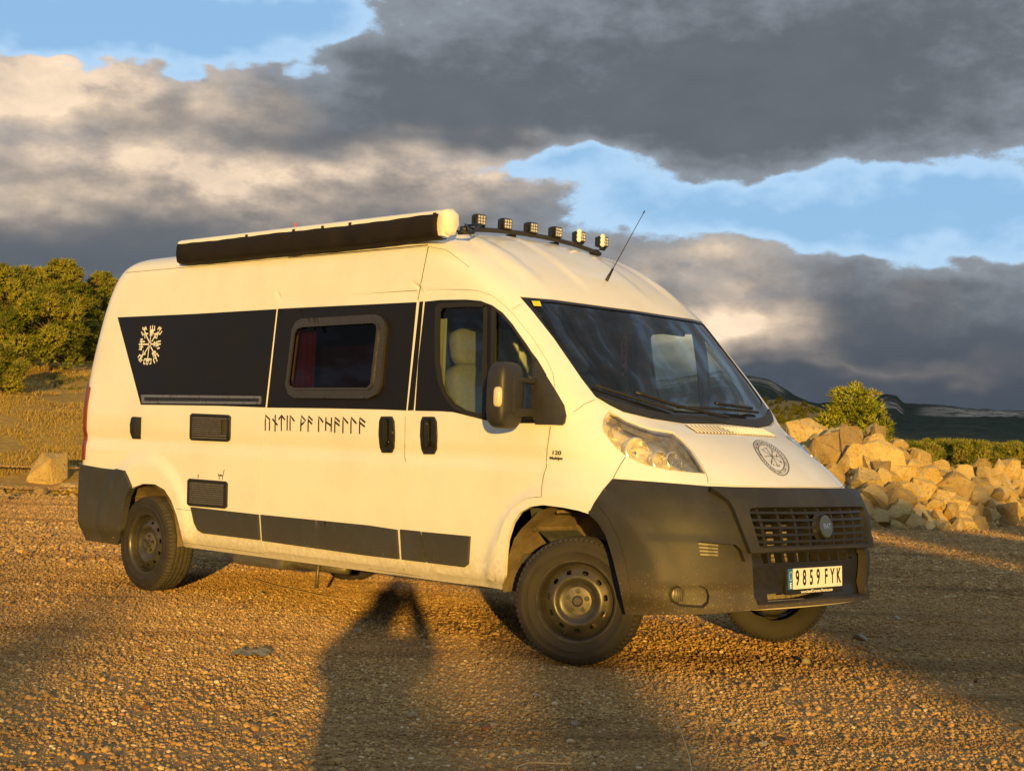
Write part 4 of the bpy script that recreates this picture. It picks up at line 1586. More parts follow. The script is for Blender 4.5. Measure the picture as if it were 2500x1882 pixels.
def make_wheel(name, loc, out, steer):
    w = empty(name, (0, 0, 0))
    w.parent = VAN
    base = Matrix.Translation(loc) @ Matrix.Rotation(steer, 4, 'Z') @ (Matrix.Rotation(PI / 2, 4, 'X') if out < 0 else Matrix.Rotation(-PI / 2, 4, 'X'))
    mb = MB()
    tyre_mesh(mb, base)
    ty = mb.obj('tyre', 'tyre_rubber', w, auto=32)
    # tread faces get the dustier rubber
    ty.data.materials.append(MATS['tread_rubber'])
    inv = base.inverted()
    for p in ty.data.polygons:
        c = inv @ p.center
        if math.hypot(c.x, c.y) > .322:
            p.material_index = 1
    # raised lettering blocks on the sidewall
    rng = random.Random(3)
    mb = MB()
    for a0 in (20, 140, 262):
        for k in range(9):
            a = math.radians(a0 + k * 4.2)
            if rng.random() < .15:
                continue
            c = base @ Vector((.277 * math.cos(a), .277 * math.sin(a), .1075))
            mb.box(c, (.016, .011 + .004 * rng.random(), .003), base.to_3x3() @ Matrix.Rotation(a, 3, 'Z'))
    mb.obj('sidewall_marking', 'tyre_rubber', w)
    mb = MB()
    mb.lathe([(.186, -.085), (.180, -.03), (.180, .02), (.190, .042), (.195, .060), (.198, .080), (.203, .090), (.210, .096), (.217, .096), (.220, .090), (.214, .080), (.206, .078)], 64, base)
    rim = mb.obj('rim', 'steel_wheel', w, auto=40)
    outer = [(.190 * math.cos(a), .190 * math.sin(a)) for a in np.linspace(0, 2 * PI, 73)[:-1]]
    hs = []
    nh = 11
    for k in range(nh):
        a = 2 * PI * (k + .3) / nh
        c, t, rd = np.array([.152 * math.cos(a), .152 * math.sin(a)]), np.array([-math.sin(a), math.cos(a)]), np.array([math.cos(a), math.sin(a)])
        hs.append(np.array([c + t * .0165 * math.copysign(abs(math.cos(b)) ** .7, math.cos(b)) + rd * .0105 * math.copysign(abs(math.sin(b)) ** .7, math.sin(b)) for b in np.linspace(0, 2 * PI, 17)[:-1]]))
    vo, tri = cdt(np.array(outer), hs, .009)

    def lf(uv, d):
        z = rim_depth(np.hypot(uv[:, 0], uv[:, 1])) + d
        return np.array([base @ Vector((u[0], u[1], zz)) for u, zz in zip(uv, z)])
    v, f = shell_mesh(vo, tri, lf, .010)
    disc = obj_np('rim_disc', v, f, 'steel_wheel', rim)
    mb = MB()
    mb.lathe([(.0, .061), (.066, .061), (.074, .059), (.076, .050)], 40, base)
    mb.obj('hub_plate', 'hub_grey', rim, auto=30)
    mb = MB()
    mb.lathe([(.0, .074), (.020, .074), (.027, .069), (.030, .060)], 28, base)
    mb.obj('hub_cap', 'bolt_steel', rim, auto=30)
    for k in range(5):
        a = 2 * PI * k / 5 + .3
        c = base @ Matrix.Translation((.052 * math.cos(a), .052 * math.sin(a), .061))
        mb = MB()
        mb.prism([(.0105 * math.cos(b), .0105 * math.sin(b)) for b in np.linspace(0, 2 * PI, 7)[:-1]], 0, .014, c)
        mb.lathe([(.0135, 0), (.0130, .003), (.0, .003)], 14, c)
        mb.obj('wheel_bolt', 'bolt_steel', rim)
    mb = MB()
    mb.tube([base @ Vector((.19 * math.cos(-1.9), .19 * math.sin(-1.9), .05)), base @ Vector((.178 * math.cos(-1.9), .178 * math.sin(-1.9), .082))], .006, 8)
    mb.obj('valve', 'rubber_seal', rim)
    # brake drum behind the disc
    mb = MB()
    mb.lathe([(.0, .0), (.13, .0), (.14, -.02), (.14, -.06), (.0, -.06)], 32, base)
    mb.obj('brake_drum', 'underbody', w, auto=40)
    return w


STEER = math.radians(29)
make_wheel('wheel', (0, -.905, WHEEL_R), -1, STEER)
make_wheel('wheel', (0, .905, WHEEL_R), 1, STEER)
make_wheel('wheel', (-WB, -.905, WHEEL_R), -1, 0)
make_wheel('wheel', (-WB, .905, WHEEL_R), 1, 0)

# ---- wheel housings and underside
for wx in (0., -WB):
    for s in (-1, 1):
        mb = MB()
        R_ = .470 if wx == 0 else .42
        vs, fs = [], []
        for y0_ in (1.012, .80, .58):
            for k in range(21):
                a = math.radians(-4 + 188 * k / 20)
                y = s * (y0_ if wx < 0 or y0_ < .9 else .93 + .08 * float(sstep(70, 100, math.degrees(a))))
                wob = 1 + .012 * math.sin(k * 2.1)
                vs.append((wx + R_ * wob * math.cos(a) * (1.0 if wx == 0 else 1.), y, .37 + R_ * wob * math.sin(a) * (1.0 if wx == 0 else .93)))
        for j in range(2):
            for k in range(20):
                fs.append((j * 21 + k, j * 21 + k + 1, (j + 1) * 21 + k + 1, (j + 1) * 21 + k))
        fs.append(tuple(2 * 21 + k for k in range(21)))
        mb.add(vs, fs)
        for k in range(4):
            a = math.radians(60 + 25 * k)
            mb.box((wx + R_ * .97 * math.cos(a), s * .76, .37 + R_ * .95 * math.sin(a)), (.02, .34, .015), Matrix.Rotation(-a + PI / 2, 3, 'Y'))
        mb.obj('wheel_housing', 'dirty_liner', VAN, auto=40)
mb = MB()
mb.box((-2.02, 0, .44), (3.1, 1.7, .08))
mb.box((-2.05, -.62, .37), (3.0, .09, .10))
mb.box((-2.05, .62, .37), (3.0, .09, .10))
mb.box((-4.6, 0, .46), (.8, 1.1, .08))
mb.box((0., 0, .42), (.9, .9, .12))
mb.tube([(-WB, -.85, WHEEL_R), (-WB, .85, WHEEL_R)], .045, 10)
mb.tube([(.0, -.85, WHEEL_R), (.0, .85, WHEEL_R)], .035, 10)
mb.obj('chassis', 'underbody', VAN)
mb = MB()
mb.box((-3.05, -.55, .33), (.55, .42, .17), None, .03)
mb.obj('waste_tank', 'aluminium', VAN)
mb = MB()
mb.tube([(-3.3, -.62, .30), (-2.6, -.64, .29), (-2.2, -.66, .30)], .035, 10)
mb.tube([(-2.42, -.72, .36), (-2.41, -.74, .16)], .012, 8)
mb.obj('waste_pipe', 'hub_grey', VAN, True)
mb = MB()
mb.lathe([(.0, -.08), (.2, -.08), (.29, -.06), (.31, 0), (.29, .06), (.2, .08), (.0, .08)], 36, Matrix.Translation((-1.55, .1, .30)))
mb.obj('spare_wheel', 'tyre_rubber', VAN, True)

# ---- cabin
mb = MB()
mb.box((-.85, 0, .52), (1.7, 1.8, .05))
mb.obj('cabin_floor', 'cabin_dark', VAN)
mb = MB()
vs = []
prof = [(.12, 1.20), (.02, 1.255), (-.18, 1.27), (-.36, 1.25), (-.46, 1.18), (-.44, .95), (-.36, .70), (-.1, .55)]
prof = [tuple(p) for p in resample(np.array(prof), .05, False)]
ny = 24
for i in range(ny + 1):
    y = -.90 + 1.80 * i / ny
    for x, z in prof:
        hump = .045 * math.exp(-((y - .45) / .2) ** 2) * (1 if -.5 < x < -.1 else 0)
        vs.append((x - .10 * (y / .9) ** 2 * (1 if x > -.2 else 0), y, z + hump))
k = len(prof)
mb.add(vs, [(i * k + j, i * k + j + 1, (i + 1) * k + j + 1, (i + 1) * k + j) for i in range(ny) for j in range(k - 1)])
mb.obj('dashboard', 'dash_grey', VAN, True)
# steering wheel
mb = MB()
sm = Matrix.Translation((-.60, .46, 1.17)) @ Matrix.Rotation(math.radians(-58), 4, 'Y')
mb.tube([sm @ Vector((.19 * math.cos(a), .19 * math.sin(a), 0)) for a in np.linspace(0, 2 * PI, 33)], .016, 8, False)
for a in (0.5, PI - .5, -PI / 2):
    mb.box(sm @ Vector((.10 * math.cos(a), .10 * math.sin(a), -.01)), (.19, .03, .015), sm.to_3x3() @ Matrix.Rotation(a, 3, 'Z'))
mb.lathe([(.0, .01), (.05, .005), (.06, -.03), (.0, -.2)], 20, sm)
mb.obj('steering_wheel', 'cabin_dark', VAN, True)
for y, w_ in ((.50, .50), (-.42, .50)):
    mb = MB()
    superell(mb, (-1.02, y, .92), (.27, w_ / 2, .10), .5, .5)
    st = mb.obj('seat', 'seat_dark', VAN, True)
    mb = MB()
    Rb = Matrix.Rotation(math.radians(-13), 3, 'Y')
    superell(mb, Vector((-1.28, y, 1.26)), (.085, w_ / 2, .37), .45, .45, 28, 20, Rb)
    mb.obj('backrest', 'seat_fabric', st, True)
    mb = MB()
    superell(mb, Vector((-1.40, y, 1.72)), (.06, .15, .125), .6, .55, 24, 14, Rb)
    mb.obj('headrest', 'seat_fabric', st, True)
    mb = MB()
    for s in (-.06, .06):
        mb.tube([(-1.35, y + s, 1.55), (-1.38, y + s, 1.68)], .007, 6)
    mb.obj('headrest_post', 'chrome', st)


def curtain(mb, a, b, z0, z1, folds, amp):
    n = folds * 8
    vs = []
    for i in range(n + 1):
        t = i / n
        p = Vector(a) * (1 - t) + Vector(b) * t
        d = (Vector(b) - Vector(a)).normalized()
        nx_ = Vector((-d.y, d.x, 0))
        q = p + nx_ * amp * math.sin(t * folds * 2 * PI)
        vs += [(q.x, q.y, z0), (q.x, q.y, (z0 + z1) / 2), (q.x * .5 + p.x * .5, q.y * .5 + p.y * .5, z1)]
    mb.add(vs, [(3 * i + j, 3 * i + j + 1, 3 * i + j + 4, 3 * i + j + 3) for i in range(n) for j in range(2)])


for a, b, z0, z1, f, m_ in (((-1.52, -.10, 0), (-1.50, .36, 0), .9, 1.88, 6, 'curtain_cloth'), ((-1.30, -.86, 0), (-1.13, -.88, 0), .95, 1.86, 4, 'curtain_cloth')):
    mb = MB()
    curtain(mb, a, b, z0, z1, f, .022)
    mb.obj('cab_curtain', m_, VAN, True)
mb = MB()
mb.box((-1.62, 0, 1.25), (.03, 1.84, 1.55))
mb.obj('cabin_partition', 'cabin_dark', VAN)
mb = MB()
vs = []
for i in range(13):
    y = -.84 + 1.68 * i / 12
    for x, z in ((-.50, 1.935), (-.58, 1.965), (-.75, 1.97), (-1.2, 1.95), (-1.6, 1.94)):
        vs.append((x - .07 * (y / .84) ** 2, y, z - .02 * (y / .84) ** 2))
mb.add(vs, [(i * 5 + j, i * 5 + j + 1, (i + 1) * 5 + j + 1, (i + 1) * 5 + j) for i in range(12) for j in range(4)])
mb.obj('headliner', 'cabin_dark', VAN, True)
mb = MB()
mb.box((-.62, -.43, 1.90), (.10, .50, .02), Matrix.Rotation(.7, 3, 'Y'), .006)
mb.box((-.62, .43, 1.90), (.10, .50, .02), Matrix.Rotation(.7, 3, 'Y'), .006)
mb.box((-.545, 0, 1.865), (.03, .26, .075), Matrix.Rotation(.15, 3, 'Y'), .012)
mb.obj('sun_visor', 'cabin_dark', VAN)
# red curtain behind the tinted window, and a sheet added to darken the view
mb = MB()
mb.box((-2.3, -.45, 1.45), (1.3, .02, 1.0))
mb.obj('dark_sheet', 'cabin_dark', VAN)
mb = MB()
curtain(mb, (-2.62, -.86, 0), (-2.36, -.87, 0), 1.35, 1.92, 4, .014)
mb.obj('window_curtain', 'curtain_red', VAN, True)
# sheet added to shut the living area off from daylight
mb = MB()
mb.box((-3.3, 0, 1.4), (3.3, .02, 1.9))
mb.obj('daylight_block', 'cabin_dark', VAN)

# loose things in the cab
mb = MB()
pts = []
for t in np.linspace(0, 1, 60):
    a = t * 2 * PI * 2.5
    pts.append((-.50 + .010 * math.sin(a * .7), -.02 + .035 * math.sin(a) * (.4 + .6 * t), 1.83 - .13 * t - .07 * (1 - math.cos(a)) * .9))
mb.tube(pts, .0045, 6)
tag(mb.obj('hanging_cord', 'red_cord', None, True), 'thin red cord looped from the rear view mirror behind the windscreen', 'cord')
mb = MB()
superell(mb, (-.30, .12, 1.30), (.07, .11, .04), .7, .7)
tag(mb.obj('dashboard_pouch', 'cabin_dark', None, True), 'small dark pouch lying on the middle of the dashboard', 'pouch')
mb = MB()
superell(mb, (-.22, .62, 1.31), (.10, .12, .06), .8, .8)
tag(mb.obj('crumpled_cap', 'dash_grey', None, True), 'crumpled grey cap on the dashboard in front of the steering wheel', 'cap')
mb = MB()
mb.box((-.34, -.28, 1.31), (.05, .08, .07), None, .008)
mb.box((-.34, -.28, 1.36), (.03, .14, .03), None, .006)
tag(mb.obj('phone_mount', 'cabin_dark'), 'dark phone mount standing on the passenger side of the dashboard', 'phone mount')
mb = MB()
mb.tube([(-.10, -.55, 1.275), (-.20, -.35, 1.285), (-.14, -.05, 1.29), (-.26, .2, 1.285), (-.12, .45, 1.28), (-.05, .66, 1.27)], .007, 6)
tag(mb.obj('dashboard_cable', 'rubber_seal', None, True), 'black cable trailing along the top of the dashboard', 'cable')

# ------------------------------------------------------------------ the place: lot, hillside, far hills
F2 = np.array([math.cos(YAW), math.sin(YAW)])
R2 = np.array([math.sin(YAW), -math.cos(YAW)])
C2 = CAM[:2]


def dr_xy(d, r):
    return C2[0] + d * F2[0] + r * R2[0], C2[1] + d * F2[1] + r * R2[1]


def xy_dr(x, y):
    x, y = np.asarray(x) - C2[0], np.asarray(y) - C2[1]
    return x * F2[0] + y * F2[1], x * R2[0] + y * R2[1]


def hsh(ix, iy, s=0):
    v = np.sin(ix * 127.1 + iy * 311.7 + s * 74.7) * 43758.5453
    return v - np.floor(v)


def vnoise(x, y, s=0):
    x, y = np.asarray(x, float), np.asarray(y, float)
    ix, iy = np.floor(x), np.floor(y)
    fx, fy = x - ix, y - iy
    fx, fy = fx * fx * (3 - 2 * fx), fy * fy * (3 - 2 * fy)
    a, b, c, d = hsh(ix, iy, s), hsh(ix + 1, iy, s), hsh(ix, iy + 1, s), hsh(ix + 1, iy + 1, s)
    return (a * (1 - fx) + b * fx) * (1 - fy) + (c * (1 - fx) + d * fx) * fy


def fbm2(x, y, o=4, s=0):
    t, a, n = 0., .5, 0.
    for k in range(o):
        t = t + a * vnoise(x, y, s + k)
        n += a
        a *= .5
        x, y = np.asarray(x) * 2.03, np.asarray(y) * 2.03
    return t / n - .5


def hor_y(px):
    return PH / 2 + FPX * math.tan(PITCH) + (np.asarray(px) - PW / 2) * math.tan(ROLL)


def elev(px, py):
    """rise over run of a photo pixel above the horizontal"""
    return (hor_y(px) - np.asarray(py)) / FPX


# skylines read off the photo: far mesa, rocky hill, mid slope
MESA = np.array([(-2500, 1000), (0, 1000), (1500, 1010), (1900, 1000), (2060, 985), (2110, 972), (2135, 970), (2165, 966), (2190, 972), (2206, 989), (2240, 992), (2300, 991), (2350, 995), (2400, 998), (2500, 1003), (2700, 1008), (3600, 1040), (6000, 1100)])
ROCKY = np.array([(1000, 1085), (1400, 985), (1600, 930), (1760, 905), (1850, 917), (1880, 925), (1908, 944), (1940, 962), (1980, 978), (2030, 990), (2100, 1006), (2200, 1035), (2350, 1075), (2600, 1110)])
MID = np.array([(1300, 1090), (1600, 1010), (1800, 985), (1900, 978), (1960, 985), (2015, 1003), (2080, 1040), (2200, 1090), (2400, 1130)])


def ground_z(x, y):
    d, r = xy_dr(x, y)
    rng = np.hypot(d, r)
    z = .012 * fbm2(x * .5, y * .5, 3, 5) * 2
    z = z - .50 * sstep(5.0, 2.0, d) * sstep(-60, -3, d)
    z = z - .50 * (d < -3) * 0
    z = np.where(d < 2.0, np.minimum(z, -.5 * sstep(5., 2., d)), z)
    # hillside: left of the lot, rising away
    edge = 24.5 + 1.2 * fbm2(x * .2, y * .2, 3, 9)
    w = sstep(-2.5, -6.5, r + .12 * (d - 24))
    hill = np.maximum(0, d - edge) * .20
    hill = hill + sstep(0, 6, d - edge) * (fbm2(x * .23, y * .23, 4, 2) * .9 + fbm2(x * .9, y * .9, 3, 3) * .25)
    hill = 8. * np.tanh(hill / 8.) * sstep(420, 90, d)
    z = z + hill * w * (d > 0)
    # far country to the right of the lot
    px = PW / 2 + FPX * r / np.maximum(d, 1.)
    em = elev(px, np.interp(px, MESA[:, 0], MESA[:, 1]))
    er = elev(px, np.interp(px, ROCKY[:, 0], ROCKY[:, 1]))
    ei = elev(px, np.interp(px, MID[:, 0], MID[:, 1]))

    def prof(e, D0, D1, D2, pw):
        t = np.clip((d - D0) / (D1 - D0), 0, 1)
        up = (CAM[2] + e * D1) * t ** pw
        return np.where(d <= D1, up, (CAM[2] + e * D1) * (1 - .7 * sstep(D1, D2, d)))
    far = prof(em, 60, 2500, 3600, 1.35)
    far = np.maximum(far, prof(er, 60, 1200, 1900, 1.5))
    far = np.maximum(far, prof(ei, 40, 480, 800, 1.4))
    dip = -1.6 * sstep(27, 45, d) * sstep(140, 60, d)
    rough = fbm2(x * .011, y * .011, 5, 21) * np.clip(d - 200, 0, 1600) * .011 + fbm2(x * .06, y * .06, 3, 31) * np.clip(d - 300, 0, 900) * .004
    far = far + rough * sstep(150, 500, d)
    back = 6. * fbm2(x * .012, y * .012, 3, 40) * sstep(80, 250, -d) + 1.2 * sstep(30, 90, -d)
    return z + np.where(d > 26, (far + dip) * sstep(26, 60, d) * (1 - w * sstep(300, 90, d)), 0) + np.where(d < 0, back, 0)


def soil_streaks(t, pos):
    """darker streaks of soil colour that run across the lot"""
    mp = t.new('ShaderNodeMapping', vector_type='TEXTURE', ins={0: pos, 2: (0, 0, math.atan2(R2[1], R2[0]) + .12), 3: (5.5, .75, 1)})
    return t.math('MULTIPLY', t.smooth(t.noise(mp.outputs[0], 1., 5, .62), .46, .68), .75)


def lot_materials():
    # gravel lot, dry hillside and dark far woods, told apart by where they lie
    m, t, b = base_mat('ground_earth')
    P(b, rough=.95, spec=.2)
    geo = t.new('ShaderNodeNewGeometry')
    pos = geo.outputs['Position']
    zone = t.new('ShaderNodeAttribute', attribute_name='zone').outputs['Color']
    sz = t.new('ShaderNodeSeparateColor', ins={0: zone}).outputs
    n1 = t.noise(pos, .55, 6, .65)
    n2 = t.noise(pos, 7, 5, .7)
    n3 = t.noise(pos, 55, 4, .75)
    lot = t.mix(t.smooth(n1, .35, .7), (.32, .185, .07), (.41, .245, .095))
    lot = t.mix(t.math('MULTIPLY', t.smooth(n3, .4, .7), .6), lot, (.46, .30, .14))
    lot = t.mix(soil_streaks(t, pos), lot, (.17, .095, .038))
    dry = t.mix(t.smooth(n2, .35, .65), (.32, .19, .04), (.50, .32, .08))
    dry = t.mix(t.smooth(t.noise(pos, 1.4, 5, .7), .60, .72), dry, (.17, .15, .035))
    dry = t.mix(t.smooth(n3, .6, .72), dry, (.46, .38, .24))
    f1 = t.noise(pos, .035, 6, .7)
    f2 = t.noise(pos, .16, 4, .7)
    wood = t.mix(t.smooth(f2, .38, .62), (.013, .024, .014), (.045, .058, .024))
    wood = t.mix(t.smooth(f1, .56, .70), wood, (.12, .105, .055))
    rock = t.mix(t.smooth(t.noise(pos, .05, 5, .7), .35, .65), (.26, .21, .165), (.60, .48, .37))
    c = t.mix(sz[0], lot, dry)
    c = t.mix(sz[1], c, wood)
    c = t.mix(t.math('MULTIPLY', sz[2], t.smooth(t.noise(pos, .022, 5, .75), .40, .52)), c, rock)
    t.l.new(c, b.inputs['Base Color'])
    hgt = t.math('ADD', t.math('MULTIPLY', n3, .012), t.math('MULTIPLY', n2, .03))
    hgt = t.math('ADD', hgt, t.math('MULTIPLY', t.math('MULTIPLY', f2, sz[1]), 9.))
    bn = t.new('ShaderNodeBump', ins={'Strength': .8, 'Distance': 1., 'Height': hgt})
    t.l.new(bn.outputs[0], b.inputs['Normal'])

    m, t, b = base_mat('gravel_stone')
    P(b, rough=.9, spec=.25)
    pos = t.new('ShaderNodeNewGeometry').outputs['Position']
    tone = t.new('ShaderNodeAttribute', attribute_name='tone').outputs['Fac']
    n1 = t.noise(pos, .55, 6, .65)
    c = t.ramp(tone, [(0., (.27, .155, .055)), (.4, (.42, .255, .092)), (.8, (.55, .35, .13)), (.965, (.66, .46, .21)), (.985, (.78, .64, .42)), (1., (.46, .16, .05))])
    c = t.mix(t.math('MULTIPLY', t.smooth(n1, .38, .68), .5), c, (.36, .215, .085))
    c = t.mix(soil_streaks(t, pos), c, (.22, .125, .048))
    t.l.new(c, b.inputs['Base Color'])

    m, t, b = base_mat('boulder_stone')
    P(b, rough=.9, spec=.25)
    co = t.new('ShaderNodeTexCoord').outputs['Object']
    oi = t.new('ShaderNodeObjectInfo').outputs['Random']
    v = t.new('ShaderNodeVectorMath', operation='ADD', ins={0: co, 1: t.new('ShaderNodeCombineXYZ', ins={0: t.math('MULTIPLY', oi, 37.), 1: 0., 2: 0.}).outputs[0]}).outputs[0]
    n1 = t.noise(v, 1.6, 6, .65)
    n2 = t.noise(v, 7., 6, .7)
    c = t.mix(t.smooth(n1, .35, .68), (.64, .45, .16), (.76, .58, .28))
    c = t.mix(t.smooth(n2, .52, .68), c, (.30, .16, .05))
    c = t.mix(t.math('MULTIPLY', t.math('SUBTRACT', oi, .6), 1.9, clamp=True), c, (.24, .15, .065))
    c = t.mix(t.math('MULTIPLY', t.math('SUBTRACT', .3, oi), 2., clamp=True), c, (.76, .58, .28))
    t.l.new(c, b.inputs['Base Color'])
    bn = t.new('ShaderNodeBump', ins={'Strength': .9, 'Distance': .06, 'Height': t.math('ADD', n2, t.math('MULTIPLY', t.noise(v, 22, 5, .7), .35))})
    t.l.new(bn.outputs[0], b.inputs['Normal'])


lot_materials()


def build_ground():
    az = np.unique(np.concatenate([np.linspace(-24, 24, 760), np.linspace(-180, 180, 181)]))
    rad = np.concatenate([[0.], np.geomspace(1.2, 60, 120), np.geomspace(62, 400, 60), np.geomspace(412, 3800, 95), [6000, 11000]])
    A, Rr = np.meshgrid(np.radians(az), rad)
    d, r = Rr * np.cos(A), Rr * np.sin(A)
    x, y = dr_xy(d, r)
    z = ground_z(x, y)
    z[-2:] = -30
    nA = len(az)
    verts = np.stack([x, y, z], -1).reshape(-1, 3)
    faces = [(j * nA + i, j * nA + i + 1, (j + 1) * nA + i + 1, (j + 1) * nA + i) for j in range(len(rad) - 1) for i in range(nA - 1)]
    o = obj_np('ground', verts, [f[::-1] for f in faces], 'ground_earth')
    o['kind'] = 'structure'
    dv, rv = d.ravel(), r.ravel()
    xv, yv, zv = verts.T
    w = sstep(-2.5, -6.5, rv + .12 * (dv - 24))
    edge = 24.5 + 1.2 * fbm2(xv * .2, yv * .2, 3, 9)
    dry = np.maximum(sstep(-.2, 1.0, dv - edge) * (dv > 0), sstep(14, 30, -dv))
    px = PW / 2 + FPX * rv / np.maximum(dv, 1.)
    wood = sstep(150, 420, np.abs(dv)) * (1 - .75 * (dv > 0) * sstep(640, 520, dv) * sstep(2090, 2040, px))
    ridge = np.interp(px, MESA[:, 0], MESA[:, 1])
    py = hor_y(px) - (zv - CAM[2]) / np.maximum(dv, 1) * FPX
    band = sstep(0, 5, py - ridge) * sstep(42, 24, py - ridge) * (dv > 1500) * sstep(2225, 2300, px)
    band = np.maximum(band, sstep(2145, 2160, px) * sstep(2212, 2196, px) * sstep(3, 9, py - ridge) * sstep(40, 26, py - ridge) * (dv > 1500))
    rr = np.interp(px, ROCKY[:, 0], ROCKY[:, 1])
    band = np.maximum(band, .9 * sstep(1925, 1895, px) * sstep(0, 6, py - rr) * sstep(26, 12, py - rr) * (dv > 700) * (dv < 1400))
    col = np.stack([dry * (1 - wood), wood, band, np.ones_like(wood)], -1).astype(np.float32)
    at_ = o.data.attributes.new('zone', 'FLOAT_COLOR', 'POINT')
    at_.data.foreach_set('color', col.ravel())
    return o


build_ground()


# ---- gravel: patches of loose stones strewn over the lot (one object, nobody could count them)
def stone_patch(name, n, size, rmin, rmax, seed):
    rng = np.random.default_rng(seed)
    ico = bmesh.new()
    bmesh.ops.create_icosphere(ico, subdivisions=1, radius=1)
    bv = np.array([v.co[:] for v in ico.verts])
    bf = np.array([[v.index for v in f.verts] for f in ico.faces])
    ico.free()
    # a cheaper 8-face pebble for the smallest ones
    ov = np.array([(1, 0, 0), (-1, 0, 0), (0, 1, 0), (0, -1, 0), (0, 0, 1), (0, 0, -1)], float)
    of = np.array([(0, 2, 4), (2, 1, 4), (1, 3, 4), (3, 0, 4), (2, 0, 5), (1, 2, 5), (3, 1, 5), (0, 3, 5)])
    V, F, T = [], [], []
    off = 0
    for k in range(n):
        r = rmin * (rmax / rmin) ** (rng.random() ** 2.6) if k % 160 else rmax * rng.uniform(1.0, 1.7)
        v, f = (bv, bf) if r > .0085 else (ov, of)
        s = r * np.array([rng.uniform(.75, 1.35), rng.uniform(.7, 1.1), rng.uniform(.5, .85)])
        q = v * (1 + rng.uniform(-.16, .16, (len(v), 1)))
        q = q * s
        a = rng.uniform(0, 2 * PI)
        c, s_ = math.cos(a), math.sin(a)
        q = np.stack([q[:, 0] * c - q[:, 1] * s_, q[:, 0] * s_ + q[:, 1] * c, q[:, 2]], 1)
        p = np.array([rng.uniform(-size / 2, size / 2), rng.uniform(-size / 2, size / 2), r * rng.uniform(-.05, .50)])
        V.append(q + p)
        F.append(f + off)
        T.append(np.full(len(v), rng.random()))
        off += len(v)
    me = mesh_np(name, np.concatenate(V), np.concatenate(F), False)
    at_ = me.attributes.new('tone', 'FLOAT', 'POINT')
    at_.data.foreach_set('value', np.concatenate(T).astype(np.float32))
    me.materials.append(MATS['gravel_stone'])
    return me


def build_gravel():
    rng = np.random.default_rng(11)
    sizes = (.8, .8, 1.6)
    meshes = [stone_patch('gravel_patch', 9000, .96, .0026, .0105, 1), stone_patch('gravel_patch', 3600, .96, .0026, .0125, 2), stone_patch('gravel_patch', 5200, 1.75, .0060, .020, 3)]
    srcs = []
    for me in meshes:
        o = bpy.data.objects.new('gravel_patch', me)
        srcs.append(o)
    pts = [[], [], []]
    for j in np.arange(4.4, 13.2, .8):
        for i in np.arange(-.40 * j - 1.2, .40 * j + 1.2, .8):
            xx, yy = dr_xy(j, i)
            pts[1 if float(fbm2(np.array(xx * .55), np.array(yy * .55), 3, 71)) > .07 else 0].append((j + rng.uniform(-.06, .06), i + rng.uniform(-.06, .06)))
    for j in np.arange(13.2, 27.0, 1.5):
        for i in np.arange(-.38 * j - 1.5, .38 * j + 1.5, 1.5):
            pts[2].append((j, i))
    V, K = [], []
    for k in range(3):
        for d, r in pts[k]:
            x, y = dr_xy(d, r)
            V.append((x, y, float(ground_z(np.array([x]), np.array([y]))[0])))
            K.append(k)
    me = bpy.data.meshes.new('gravel')
    me.from_pydata(V, [], [])
    a = me.attributes.new('kind_id', 'INT', 'POINT')
    a.data.foreach_set('value', K)
    a = me.attributes.new('spin', 'FLOAT', 'POINT')
    a.data.foreach_set('value', [float(x) for x in rng.integers(0, 4, len(V)) * PI / 2 + YAW])
    o = link('gravel', me, 'gravel_stone')
    o['kind'] = 'stuff'
    ng = bpy.data.node_groups.new('strew_gravel', 'GeometryNodeTree')
    ng.interface.new_socket('Geometry', in_out='INPUT', socket_type='NodeSocketGeometry')
    ng.interface.new_socket('Geometry', in_out='OUTPUT', socket_type='NodeSocketGeometry')
    N, L = ng.nodes, ng.links
    gi, go = N.new('NodeGroupInput'), N.new('NodeGroupOutput')
    join = N.new('GeometryNodeJoinGeometry')
    kid = N.new('GeometryNodeInputNamedAttribute')
    kid.data_type = 'INT'
    kid.inputs[0].default_value = 'kind_id'
    sp = N.new('GeometryNodeInputNamedAttribute')
    sp.data_type = 'FLOAT'
    sp.inputs[0].default_value = 'spin'
    cx = N.new('ShaderNodeCombineXYZ')
    L.new(sp.outputs[0], cx.inputs[2])
    for k in range(3):
        cmp_ = N.new('FunctionNodeCompare')
        cmp_.data_type = 'INT'
        cmp_.operation = 'EQUAL'
        L.new(kid.outputs[0], cmp_.inputs[2])
        cmp_.inputs[3].default_value = k
        inf = N.new('GeometryNodeObjectInfo')
        inf.inputs['Object'].default_value = srcs[k]
        inf.inputs['As Instance'].default_value = True
        ip = N.new('GeometryNodeInstanceOnPoints')
        L.new(gi.outputs[0], ip.inputs['Points'])
        L.new(cmp_.outputs[0], ip.inputs['Selection'])
        L.new(inf.outputs['Geometry'], ip.inputs['Instance'])
        L.new(cx.outputs[0], ip.inputs['Rotation'])
        L.new(ip.outputs[0], join.inputs[0])
    L.new(join.outputs[0], go.inputs[0])
    md = o.modifiers.new('strew', 'NODES')
    md.node_group = ng


build_gravel()


